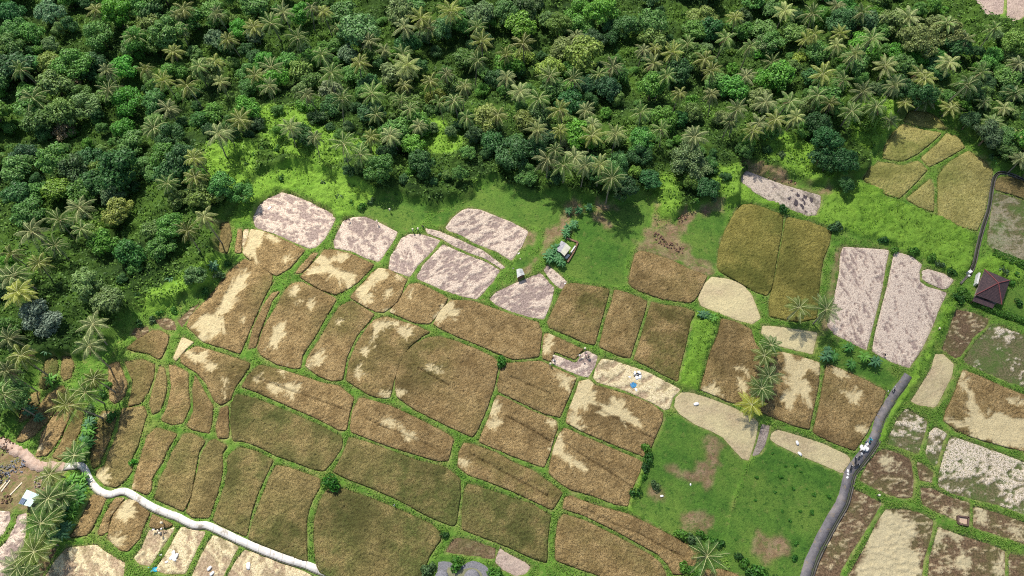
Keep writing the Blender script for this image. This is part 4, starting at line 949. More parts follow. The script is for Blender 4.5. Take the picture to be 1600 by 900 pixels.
# ------------------------------------------------------------------ low undergrowth and vines (nobody could count it)
def undergrowth():
    rng = np.random.default_rng(5); n = 460000
    X = rng.uniform(-255, 255, n); Y = rng.uniform(20, 250, n)
    # keep what the photo can see, with a margin
    d = np.stack([X, Y, np.full(n, -H)], -1); zc = d @ FWD; u = 800 + FOC * (d @ RT) / zc; v = 450 - FOC * (d @ UPV) / zc
    k = (u > -60) & (u < 1660) & (v > -70); X, Y = X[k], Y[k]
    tz, td = terrain(X, Y); lush = np.zeros(X.shape)
    for p in LUSH: lush = np.maximum(lush, smooth(-1, 1, sdf(p, X, Y)[0]))
    bed = np.full(X.shape, -9.)
    for kk, pts, kw in FIELDS:
        p = kw_world(pts); lo = p.min(0); hi = p.max(0); m = (X > lo[0]) & (X < hi[0]) & (Y > lo[1]) & (Y < hi[1])
        if m.any(): bed[m] = np.maximum(bed[m], sdf(p, X[m], Y[m])[0])
    for pl, w in ROADS: bed = np.maximum(bed, w * .5 + .6 - dist_polyline(pl, X, Y))
    for p in LAWN: bed = np.maximum(bed, sdf(p, X, Y)[0])
    k = ((td > .5) | (lush > .4)) & (bed < -.3) & (vnoise(X / 2.2, Y / 2.2, 3) > .25)
    X, Y, tz, td, lush = X[k], Y[k], tz[k], td[k], lush[k]; n = len(X)
    jz = np.where(td > .5, 0.6 + 3.6 * fbm(X, Y, 6, 3, 41) + 1.9 * fbm(X, Y, 2.0, 2, 45), .6 + 1.3 * fbm(X, Y, 3, 3, 31))
    Z = tz + jz + rng.uniform(-.1, .5, n)
    N = rng.normal(size=(n, 3)) * .8 + np.array([0, 0, 1]); sz = np.where(td > .5, .36, .2) * rng.uniform(.6, 1.4, n)
    V, Fq = leaf_quads(np.stack([X, Y, Z], -1), N, sz, rng)
    t = NT('undergrowth_leaves'); g = t.n('ShaderNodeNewGeometry').outputs['Random Per Island']
    c = t.mix(t.noise(.09, 4, .65, ramp=(.38, .62)), rgb(78, 112, 48), rgb(124, 164, 64)); c = t.mix(t.attr('bright'), c, rgb(150, 190, 72)); c = t.mix(t.math('MULTIPLY', g, .5), c, rgb(46, 74, 30))
    me = mesh_np('undergrowth', V, Fq, t.finish(c, .6, spec=.3, transl=.35), dict(bright=np.repeat(lush * .8, 4)))
    tag(meshobj('undergrowth', me), 'low tangled leaves covering the forest floor and banks', 'undergrowth', None, 'stuff')
undergrowth()

# ------------------------------------------------------------------ grass tufts on the dikes
def dike_grass():
    rng = np.random.default_rng(9); n = 520000
    px = rng.uniform(-20, 1620, n); py = rng.uniform(180, 915, n); G = ground_xy(px, py, .4); X, Y = G[:, 0], G[:, 1]
    d0 = sdf(OPEN, X, Y)[0]; k = d0 > 0; X, Y = X[k], Y[k]
    bed = np.full(X.shape, -9.)
    for kk, pts, kw in FIELDS:
        p = kw_world(pts); lo = p.min(0) - 3; hi = p.max(0) + 3; m = (X > lo[0]) & (X < hi[0]) & (Y > lo[1]) & (Y < hi[1])
        if m.any(): bed[m] = np.maximum(bed[m], sdf(p, X[m], Y[m])[0])
    for pl, w in ROADS: bed = np.maximum(bed, w * .5 + .3 - dist_polyline(pl, X, Y))
    for p in LAWN: bed = np.maximum(bed, sdf(p, X, Y)[0])
    for p in DIRT: bed = np.maximum(bed, sdf(p, X, Y)[0] )
    k = (bed < -.22) & (bed > -3.0) & (vnoise(X / 1.7, Y / 1.7, 8) > .3); X, Y = X[k], Y[k]; n = len(X); print('tufts', n)
    C = np.stack([X, Y, .56 + rng.uniform(-.05, .28, n)], -1); N = rng.normal(size=(n, 3)) * .7 + np.array([0, 0, .8])
    V, Fq = leaf_quads(C, N, .15 * rng.uniform(.6, 1.5, n), rng)
    t = NT('dike_grass_blades'); g = t.n('ShaderNodeNewGeometry').outputs['Random Per Island']
    c = t.mix(t.noise(.12, 4, .65, ramp=(.35, .65)), rgb(92, 134, 46), rgb(128, 166, 66)); c = t.mix(t.math('MULTIPLY', g, .4), c, rgb(172, 170, 104))
    tag(meshobj('dike_grass', mesh_np('dike_grass', V, Fq, t.finish(c, .7, spec=.2, transl=.3))), 'tufts of bright grass along the field dikes', 'grass', None, 'stuff')
dike_grass()

exec_parts = []
def simple(name, col, col2=None, scale=2.0, rough=.8, spec=.2, metallic=0.0):
    t = NT(name); return t.finish(t.mix(t.noise(scale, 4, .65, ramp=(.3, .7)), col, col2 or mul(col, .75)), rough, spec=spec, metallic=metallic)
def bm_obj(name, bm, mats, parent=None, loc=(0, 0, 0), rz=0.0, smooth_=False):
    me = bpy.data.meshes.new(name)
    for m in (mats if isinstance(mats, (list, tuple)) else [mats]): me.materials.append(m)
    bmesh.ops.recalc_face_normals(bm, faces=bm.faces); bm.to_mesh(me); bm.free()
    if smooth_:
        for p in me.polygons: p.use_smooth = True
    return meshobj(name, me, parent, loc, (0, 0, rz))
def prism(bm, pts, z0, z1):
    """closed prism over a ground outline"""
    lo = [bm.verts.new((x, y, z0)) for x, y in pts]; hi = [bm.verts.new((x, y, z1)) for x, y in pts]; n = len(pts)
    bm.faces.new(hi); bm.faces.new(lo[::-1])
    for i in range(n): bm.faces.new((lo[i], lo[(i + 1) % n], hi[(i + 1) % n], hi[i]))
def slab(bm, quad, th):
    """a panel given by four 3D corners, with thickness"""
    q = [Vector(p) for p in quad]; nrm = (q[1] - q[0]).cross(q[2] - q[0]).normalized()
    if nrm.z < 0: nrm = -nrm
    a = [bm.verts.new(p) for p in q]; b = [bm.verts.new(p - nrm * th) for p in q]; n = len(q)
    bm.faces.new(a); bm.faces.new(b[::-1])
    for i in range(n): bm.faces.new((a[i], b[i], b[(i + 1) % n], a[(i + 1) % n]))
def inset(pts, k):
    cx = sum(p[0] for p in pts) / len(pts); cy = sum(p[1] for p in pts) / len(pts)
    return [(cx + (x - cx) * k, cy + (y - cy) * k) for x, y in pts]
def bx(bm, c, s, rz=0.0):
    m = Matrix.Translation(c) @ Matrix.Rotation(rz, 4, 'Z') @ Matrix.Diagonal((*s, 1)); bmesh.ops.create_cube(bm, size=1, matrix=m)
def wall_line(bm, a, b, z0, z1, w):
    a = Vector((*a, 0)); b = Vector((*b, 0)); d = (b - a); L = d.length; bx(bm, ((a.x + b.x) / 2, (a.y + b.y) / 2, (z0 + z1) / 2), (L, w, z1 - z0), math.atan2(d.y, d.x))
def bar(bm, a, b, r):
    a, b = Vector(a), Vector(b); d = b - a
    m = Matrix.Translation((a + b) / 2) @ d.to_track_quat('Z', 'Y').to_matrix().to_4x4()
    bmesh.ops.create_cone(bm, cap_ends=True, segments=6, radius1=r, radius2=r, depth=d.length, matrix=m)

m_tin = simple('weathered_tin', rgb(196, 196, 188), rgb(160, 160, 158), 1.5, .55, .4); m_tin2 = simple('grey_tin', rgb(132, 128, 136), rgb(168, 166, 164), 1.8, .6, .4)
m_cream = simple('cream_tin', rgb(214, 210, 184), rgb(190, 186, 166), 1.2, .6); m_wall = simple('plaster', rgb(170, 158, 140), rgb(130, 118, 102)); m_wood = simple('old_wood', rgb(120, 98, 76), rgb(88, 70, 54), 4)
m_mint = simple('mint_tin', rgb(206, 224, 212), rgb(180, 208, 196), .8, .5, .4); m_panel = simple('dark_panel', rgb(110, 122, 140), rgb(84, 96, 116), 3, .3, .5)
m_white = simple('white_paint', rgb(228, 226, 220), rgb(198, 194, 186)); m_tile = simple('dark_red_tile', rgb(84, 66, 66), rgb(58, 48, 52), 2.5, .75); m_ridge = simple('red_ridge_tile', rgb(140, 80, 78), rgb(112, 64, 64), 4)
m_brick = simple('brick_wall', rgb(116, 92, 80), rgb(84, 68, 60), 5); m_sand = simple('sandy_fill', rgb(206, 178, 156), rgb(180, 156, 130), 4); m_dark = simple('dark_opening', rgb(36, 32, 30), rgb(24, 22, 20))
m_stone = simple('grey_stone', rgb(132, 130, 132), rgb(96, 96, 100), 3.5); m_sack = simple('white_sack', rgb(236, 234, 230), rgb(212, 208, 204), 5); m_blue = simple('blue_sheet', rgb(58, 136, 176), rgb(36, 104, 150), 3, .5, .4)
m_cyan = simple('cyan_sheet', rgb(40, 170, 190), rgb(30, 140, 170), 3, .5, .4); m_navy = simple('dark_sheet', rgb(54, 62, 76), rgb(36, 42, 54), 3, .6, .3); m_black = simple('black_rubber', (.02, .02, .02), (.03, .03, .03), 3); m_metal = simple('dull_metal', (.3, .3, .32), (.2, .2, .22), 3, .4, .5)
m_mud = simple('mud_wall', rgb(144, 114, 92), rgb(100, 78, 62), 2.5, .95); m_ash = simple('ash_soil', rgb(84, 76, 78), rgb(60, 54, 56), 2.5, .95)

def gable_shed(name, corners, zr, rise, mats, label, cat, walls=m_wall, over=.82):
    """corners: pixel corners of the eaves at height zr; ridge runs along edge 0-3"""
    w = [P(x, y, zr) for x, y in corners]; cx = sum(p[0] for p in w) / 4; cy = sum(p[1] for p in w) / 4
    e = empty(name, (cx, cy, 0)); L = [(x - cx, y - cy) for x, y in w]
    bm = bmesh.new(); prism(bm, inset(L, over), .1, zr - .06); bm_obj('wall', bm, walls, e)
    m01 = ((L[0][0] + L[1][0]) / 2, (L[0][1] + L[1][1]) / 2); m32 = ((L[3][0] + L[2][0]) / 2, (L[3][1] + L[2][1]) / 2)
    for (a, b), mt in (((L[0], L[3]), mats[0]), ((L[1], L[2]), mats[1])):
        bm = bmesh.new(); q0 = Vector((*a, zr)); q1 = Vector((*b, zr)); r0 = Vector((*m01, zr + rise)); r1 = Vector((*m32, zr + rise)); n = 7
        for i in range(n):                                # corrugated sheets laid side by side, each a little above its neighbour
            f = lambda u, v: u.lerp(v, i / n); g = lambda u, v: u.lerp(v, (i + .98) / n); up = Vector((0, 0, .03 * (i % 2)))
            slab(bm, [f(q0, q1) + up, g(q0, q1) + up, g(r0, r1) + up, f(r0, r1) + up], .05)
        bm_obj('roof_panel', bm, mt, e)
    d = Vector((m01[0] - m32[0], m01[1] - m32[1], 0)).normalized(); bm = bmesh.new(); pos = Vector((*m32, 0)) .lerp(Vector((*m01, 0)), 1 - (1 - over) / 2)
    bx(bm, (m32[0] * over - d.x * .03, m32[1] * over - d.y * .03, 1.0), (.06, .9, 1.8), math.atan2(d.y, d.x)); bm_obj('door', bm, m_wood, e)
    tag(e, label, cat); return e, L, (cx, cy)
gable_shed('farm_hut', [(877, 376), (892, 387), (882, 400), (869, 391)], 2.6, .45, (m_tin2, m_cream), 'small hut with half grey, half cream tin roof among banana plants', 'hut')
gable_shed('field_hut', [(807, 421), (816, 420), (820, 429), (808, 434)], 2.2, .35, (m_tin, m_tin), 'tiny hut with pale grey tin roof between the pink harvested fields', 'hut', m_wood)
e, L, c0 = gable_shed('tin_shed', [(42, 765), (62, 773), (47, 792), (29, 787)], 2.8, .4, (m_mint, m_mint), 'shed with mint white roof and dark panels at the lower left edge', 'shed')
bm = bmesh.new()
for i in range(3):
    a = Vector((*L[3], 2.9)); b = Vector((*L[2], 2.9)); c = Vector((*L[1], 2.9)); d_ = Vector((*L[0], 2.9)); s0, s1 = .04 + i * .16, .18 + i * .16
    q = lambda s, t: a.lerp(b, s).lerp(d_.lerp(c, s), t) + Vector((0, 0, .12 + min(s, 1 - s) * .82))
    slab(bm, [q(s0, .03), q(s1, .03), q(s1, .42), q(s0, .42)], .06)
bm_obj('solar_panel', bm, m_panel, e)

# yard walls round the small hut
def yard(name, pts, h, w, mat, label):
    W = [P(x, y, h) for x, y in pts]; e = empty(name, (*W[0], 0)); 
    for a, b in zip(W[:-1], W[1:]):
        bm = bmesh.new(); wall_line(bm, (a[0] - W[0][0], a[1] - W[0][1]), (b[0] - W[0][0], b[1] - W[0][1]), 0, h, w); bm_obj('wall_segment', bm, mat, e)
    tag(e, label, 'wall'); return e
yard('yard_wall', [(883, 371), (903, 378), (897, 392), (887, 409)], .9, .5, m_mud, 'brown mud wall round two sides of the small tin hut')
bm = bmesh.new(); wall_line(bm, P(899, 384, 1.2), P(892, 394, 1.2), .1, 1.2, .35); tag(bm_obj('white_parapet', bm, m_white), 'short white wall beside the small hut under the banana plants', 'wall')
bm = bmesh.new(); wall_line(bm, P(889, 397, 1.0), P(884, 403, 1.0), .1, 1.0, .75); bmesh.ops.bevel(bm, geom=bm.edges[:], offset=.12, segments=2, affect='EDGES'); tag(bm_obj('water_trough', bm, m_white), 'white trough at the lower corner of the hut yard', 'trough')

# the red roofed house
W = [P(x, y, 3.0) for x, y in ((1538, 421), (1578, 438), (1565, 476), (1524, 461))]; cx = sum(p[0] for p in W) / 4; cy = sum(p[1] for p in W) / 4
e = empty('tiled_house', (cx, cy, 0)); L = [(x - cx, y - cy) for x, y in W]
bm = bmesh.new(); prism(bm, inset(L, .8), .1, 3.0); wl = bm_obj('wall', bm, m_wall, e)
apex = Vector((0, 0, 5.4))
for i in range(4):
    a, b = Vector((*L[i], 3.0)), Vector((*L[(i + 1) % 4], 3.0)); bm = bmesh.new(); n = 14
    for k in range(n):                                    # courses of tiles, each lapping over the one below
        s0, s1 = k / n, (k + 1) / n
        lift = Vector((0, 0, .035))
        q = [a.lerp(apex, s0) + lift, b.lerp(apex, s0) + lift, b.lerp(apex, s1), a.lerp(apex, s1)]
        if k == n - 1: q = q[:3]
        slab(bm, q, .05)
    bm_obj('roof_slope', bm, m_tile, e)
    bm = bmesh.new(); bar(bm, a + Vector((0, 0, .1)), apex + Vector((0, 0, .1)), .13); bm_obj('ridge_tile', bm, m_ridge, e)
bm = bmesh.new(); D, C = Vector((*L[3], 2.45)), Vector((*L[2], 2.45)); out = Vector((*( (Vector(L[3]) + Vector(L[2])) / 2).normalized(), 0))
slab(bm, [D.lerp(C, .02), D.lerp(C, .8), D.lerp(C, .8) + out * 1.5 - Vector((0, 0, .4)), D.lerp(C, .02) + out * 1.5 - Vector((0, 0, .4))], .08); bm_obj('porch_roof', bm, m_tile, e)
for s in (.05, .4, .77):
    p = D.lerp(C, s) + out * 1.4; bm = bmesh.new(); bar(bm, (p.x, p.y, 0), (p.x, p.y, 2.1), .07); bm_obj('porch_post', bm, m_wood, e)
bm = bmesh.new(); p = (D + C) / 2 * .8; bx(bm, (p.x, p.y, 1.1), (1.0, .12, 2.0), math.atan2((C - D).y, (C - D).x)); bm_obj('door', bm, m_wood, e)
tag(e, 'house with dark red tiled hip roof behind a green hedge', 'house')
bm = bmesh.new(); wall_line(bm, P(1531, 426, 2), P(1527, 443, 2), .1, 2.0, .5); tag(bm_obj('white_wall', bm, m_white), 'narrow white wall on the left side of the red roofed house', 'wall')
bm = bmesh.new(); wall_line(bm, P(1501, 443, .8), P(1513, 430, .8), .3, .75, .6); tag(bm_obj('concrete_footbridge', bm, m_conc), 'small concrete slab bridge at the canal mouth near the house', 'bridge')
bm = bmesh.new(); bx(bm, (*P(1515, 425, 1), .8), (1.2, .8, 1.1), .6); bx(bm, (*P(1514, 431, .8), .6), (.6, .5, .8), .2); tag(bm_obj('sluice_gate', bm, m_white), 'small white sluice box where the canal ends by the house', 'sluice')

# brick enclosure in the dark field
W = [P(x, y, .9) for x, y in ((1498, 806), (1514, 808), (1513, 821), (1498, 818))]; e = empty('brick_enclosure', (*W[0], 0)); L = [(x - W[0][0], y - W[0][1]) for x, y in W]
for i in range(4): bm = bmesh.new(); wall_line(bm, L[i], L[(i + 1) % 4], 0, .9, .35); bm_obj('wall_segment', bm, m_brick, e)
bm = bmesh.new(); prism(bm, inset(L, .84), 0, .5); bm_obj('sand_fill', bm, m_sand, e); tag(e, 'low square brick enclosure filled with sand in the dark stubble field', 'enclosure')

# garden pond at the bottom edge
o = [P(*q, .5) for q in chaikin(pp('685,878 693,877 703,878 710,883 716,888 723,884 730,879 739,876 750,879 760,885 766,893 769,903 768,930 684,930 683,895'), 2)]
bm = bmesh.new(); prism(bm, o, .1, .55); tag(bm_obj('stone_terrace', bm, m_stone), 'rounded grey stone terrace round a small garden pond', None, None, 'structure')
o = [P(*q, .5) for q in chaikin(pp('700,886 712,890 722,890 735,887 745,889 752,895 756,905 756,935 700,935 696,900'), 2)]
bm = bmesh.new(); prism(bm, o, .2, .60); tag(bm_obj('pond_water', bm, simple('silty_water', rgb(132, 130, 96), rgb(112, 114, 84), .6, .2, .5)), 'silty water of the garden pond', None, None, 'structure')
for (px, py, r, lab) in ((690, 902, 1.6, 'domed grey thatch shelter left of the garden pond at the bottom edge'), (737, 903, 1.9, 'domed grey thatch shelter in the middle of the garden pond')):
    x, y = P(px, py, 2.2); e = empty('pond_shelter', (x, y, 0)); bm = bmesh.new()
    bmesh.ops.create_uvsphere(bm, u_segments=20, v_segments=10, radius=r)
    for v in bm.verts: v.co.z = max(v.co.z, -.05) * .55 + 1.7; v.co.x *= 1 + .03 * math.sin(v.co.z * 40); v.co += Vector((random.uniform(-.04, .04), random.uniform(-.04, .04), random.uniform(-.04, .04)))
    bm_obj('roof', bm, m_stone, e)
    for k in range(4): a = k * math.pi / 2 + .4; bm = bmesh.new(); bar(bm, (r * .75 * math.cos(a), r * .75 * math.sin(a), .3), (r * .75 * math.cos(a), r * .75 * math.sin(a), 1.7), .07); bm_obj('post', bm, m_wood, e)
    tag(e, lab, 'shelter')

# ------------------------------------------------------------------ sacks, sheets, boards
def sack_mesh(seed):
    rr = random.Random(seed); bm = bmesh.new(); bmesh.ops.create_cube(bm, size=1); bmesh.ops.subdivide_edges(bm, edges=bm.edges[:], cuts=3, use_grid_fill=True)
    for v in bm.verts:
        x, y, z = v.co; k = 1 - .35 * (abs(x) * 2) ** 4; n_ = Vector((x, y, z)).normalized() * .5; v.co = Vector((x * 1.05, (y * .55 + n_.y * .45) * .62 * k, (z * .4 + n_.z * .6) * .42 * k)) + Vector((rr.uniform(-.02, .02),) * 3)
        if abs(x) > .49: v.co.y *= 1.15; v.co.z *= .35
    me = bpy.data.meshes.new('sack'); me.materials.append(m_sack); bm.to_mesh(me); bm.free()
    for p in me.polygons: p.use_smooth = True
    return me
SK = [sack_mesh(i) for i in range(3)]
def sack(px, py, label, s=1.0, h=.35, rz=None, grp='filled white rice sacks', up=0.0):
    x, y = P(px, py, h + up); o = meshobj('rice_sack', random.choice(SK), None, (x, y, .28 + up), (0, 0, random.uniform(0, 3) if rz is None else rz), (s, s, s)); tag(o, label, 'sack', grp)
base = P(1350, 700, .7)
k = 0
for lvl, n_ in ((0, 4), (1, 2), (2, 1)):
    for i in range(n_):
        x = base[0] + (i % 2 - .5) * 1.05 + lvl * .1; y = base[1] + (i // 2 - .5) * .7
        o = meshobj('rice_sack', SK[k % 3], None, (x, y, .62 + lvl * .34), (0, 0, .9 + random.uniform(-.2, .2)), (1.1, 1.1, 1.1)); k += 1
        tag(o, ['white sack, top of the big heap on the road', 'white sack in the middle layer of the heap on the road', 'white sack in the bottom layer of the heap on the road'][2 - lvl] if False else {2: 'white sack on the very top of the big heap on the asphalt road', 1: 'white sack in the second layer of the heap on the asphalt road', 0: 'white sack in the bottom layer of the heap on the asphalt road'}[lvl], 'sack', f'white sacks heaped on the road, layer {lvl + 1}')
for px, py, s, lab in [(1325, 736, 1.0, 'white sack at the road edge below the motorcycles'), (1325, 741, .8, 'smaller white sack just below another at the road edge'), (1324, 746, .9, 'pale sack, lowest of those at the road edge'), (1346, 709, 1, 'cream sack lying on the road below the big heap'),
    (1355, 694, 1.1, 'white sack on the road right above the big heap'), (1246, 692, 1.1, 'upper white sack on the pale strip field left of the road'), (1250, 709, 1.1, 'lower white sack on the pale strip field left of the road'),
    (999, 582, 1.1, 'white sack at the upper right of the dark sheet in the strip field'), (995, 590, 1.2, 'white sack below the dark sheet, left one'), (1000, 589, 1.2, 'white sack below the dark sheet, right one'), (992, 583, 1.0, 'white sack at the left end of the dark sheet'), (984, 589, .7, 'small cream sack left of the dark sheet'),
    (994, 609, 1.0, 'white sack lying below the blue sheet in the strip field'), (1088, 631, 1.3, 'lone white sack in the middle of the pale field'), (271, 865, 1.3, 'white sack, upper one of the heap in the lower left stubble'), (275, 869, 1.3, 'white sack, right one of the heap in the lower left stubble'), (268, 871, 1.3, 'white sack, left one of the heap in the lower left stubble'), (272, 874, 1.1, 'white sack, lowest of the heap in the lower left stubble'),
    (260, 878, .8, 'small white sack left below the heap in the lower left stubble'), (251, 867, .7, 'small white sack on the dike left of the sack heap'), (388, 884, 1.5, 'white sack right of the long dike near the bottom edge'), (327, 888, 1.1, 'white sack, upper of two near the bottom edge left'), (331, 896, 1.1, 'white sack, lower of two at the bottom edge left'),
    (421, 325, 1.2, 'pale sack in the top left corner of the pink field'), (1079, 757, .6, 'small white bag below the brown patch of the green plot'), (1034, 775, .8, 'white bag beside the bright weeds of the green plot'), (811, 396, .8, 'cream bundle on the grass above the tiny hut'), (802, 420, .8, 'cream sack at the left corner of the tiny hut'), (883, 443, .5, 'tiny pale bag on the dike corner')]:
    sack(px, py, lab, s)
def sheet(px, py, w, d, mat, rz, label, name='plastic_sheet'):
    rr = np.random.default_rng(int(px)); nx, ny = 14, 10; x0, y0 = P(px, py, .4); V = []
    for j in range(ny):
        for i in range(nx):
            u, v = i / (nx - 1) - .5, j / (ny - 1) - .5; edge = 1 + .08 * math.sin(9 * (u + v)); V.append((u * w * edge, v * d * edge, .12 + .22 * abs(math.sin(u * 7 + v * 4)) * (1 - abs(u) * 1.6) + rr.uniform(0, .06)))
    Fq = [(j * nx + i, j * nx + i + 1, (j + 1) * nx + i + 1, (j + 1) * nx + i) for j in range(ny - 1) for i in range(nx - 1)]; n = len(V)
    V2 = V + [(a, b, c - .05) for a, b, c in V]; Fq2 = Fq + [tuple(q + n for q in f[::-1]) for f in Fq]
    o = meshobj(name, mesh_np(name, np.array(V2), np.array(Fq2), mat), None, (x0, y0, .12), (0, 0, rz)); tag(o, label, 'sheet')
sheet(996, 585, 2.2, .9, m_navy, .1, 'dark blue-grey sheet between white sacks in the strip field')
sheet(990, 601, 1.6, 1.4, m_blue, .4, 'crumpled bright blue sheet on the strip field')
sheet(237, 890, 2.2, 1.0, m_cyan, .05, 'cyan blue sheet on the dike near the bottom edge')
sheet(1361, 686, 1.2, .9, m_cyan, .9, 'cyan sheet beside the road above the white sack heap')
for i, (px, py, L_, rz, lab) in enumerate([(6, 757, 3.4, 1.1, 'pale plank lying left of another in the yard at the left edge'), (9, 759, 3.0, 1.15, 'pale plank beside the other one in the yard at the left edge'), (25, 764, 3.6, 1.0, 'long pale plank right of the pair above the mint shed'), (811, 402, 1.6, -1.0, 'short cream board on the grass above the tiny hut')]):
    x, y = P(px, py, .4); bm = bmesh.new(); bx(bm, (0, 0, 0), (L_, .32, .08)); bmesh.ops.bevel(bm, geom=bm.edges[:], offset=.01, affect='EDGES'); tag(bm_obj('wooden_plank', bm, simple('pale_wood', rgb(214, 202, 180), rgb(186, 172, 146), 3) if not i else bpy.data.materials['pale_wood'], None, (x, y, .45), rz), lab, 'plank')
def rubble(px, py, r, n, mat, label, seed, name='rubble_heap'):
    rr = random.Random(seed); x, y = P(px, py, .5); bm = bmesh.new()
    for i in range(n):
        a = rr.uniform(0, 6.28); q = r * rr.random() ** .6; s = rr.uniform(.12, .38)
        m = Matrix.Translation((q * math.cos(a), q * math.sin(a), .25 + (1 - q / r) * .9 * rr.random())) @ Euler((rr.uniform(0, 3), rr.uniform(0, 3), rr.uniform(0, 3))).to_matrix().to_4x4() @ Matrix.Diagonal((s, s * rr.uniform(.5, 1), s * rr.uniform(.3, .8), 1))
        bmesh.ops.create_icosphere(bm, subdivisions=1, radius=1, matrix=m)
    for v in bm.verts: v.co += Vector((rr.uniform(-.06, .06), rr.uniform(-.06, .06), rr.uniform(-.06, .06)))
    tag(bm_obj(name, bm, mat, None, (x, y, .2)), label, 'rubble heap', None, 'stuff')
rubble(24, 730, 2.4, 60, simple('blue_grey_debris', rgb(160, 160, 166), rgb(96, 98, 106), 2), 'heap of blue-grey rubble in the yard at the left edge', 1)
rubble(3, 742, 2.6, 60, m_stone, 'grey rubble heap at the very left edge below the path', 2)
rubble(66, 752, 2.2, 50, simple('pinkish_debris', rgb(178, 162, 154), rgb(130, 114, 108), 2), 'pinkish grey rubble heap above the mint roofed shed', 3)
rubble(4, 697, 2.5, 40, m_mud, 'reddish brown earth heap at the left end of the dirt path', 4)
rubble(10, 781, 1.2, 24, m_mud, 'small brown heap left of the mint roofed shed', 5)
# torn earth bank with clods between the green plots
def clods(poly, n, seed, label):
    rr = np.random.default_rng(seed); w = poly_w(pp(poly)); lo, hi = w.min(0), w.max(0); bm = bmesh.new(); k = 0
    while k < n:
        x, y = rr.uniform(lo, hi)
        if sdf(w, np.array([x]), np.array([y]))[0][0] < 0: continue
        s = rr.uniform(.15, .45); m = Matrix.Translation((x, y, .35 + rr.uniform(0, .4))) @ Euler(tuple(rr.uniform(0, 3, 3))).to_matrix().to_4x4() @ Matrix.Diagonal((s, s * rr.uniform(.5, 1), s * rr.uniform(.5, 1), 1))
        bmesh.ops.create_icosphere(bm, subdivisions=1, radius=1, matrix=m); k += 1
    for v in bm.verts: v.co += Vector(rr.uniform(-.09, .09, 3))
    tag(bm_obj('earth_clods', bm, m_mud), label, 'earth clods', None, 'stuff')
clods('1020,360 1030,365 1045,378 1060,382 1072,392 1066,398 1050,390 1035,384 1022,374', 70, 1, 'dark torn clods along the bare earth bank')
clods('1055,335 1075,330 1070,345 1062,352 1058,345', 30, 2, 'dark clods in the notch of the bare earth bank')
clods('1195,268 1230,276 1245,288 1225,285 1195,278', 40, 3, 'brown clods above the grey ploughed strip')
for i, q in enumerate(('1246,300 1252,302 1245,322 1240,319', '1256,304 1262,306 1254,330 1248,326', '1265,308 1271,310 1264,333 1258,331', '1234,296 1239,298 1234,312 1230,310')):
    bm = bmesh.new(); w_ = [P(*z, .2) for z in chaikin(pp(q), 2)]; prism(bm, w_, 0, .3); tag(bm_obj('ash_bed', bm, m_ash), ['second', 'third', 'rightmost', 'leftmost'][i] + ' dark ash bed on the grey ploughed strip', None, 'dark ash beds on the ploughed strip', 'structure')

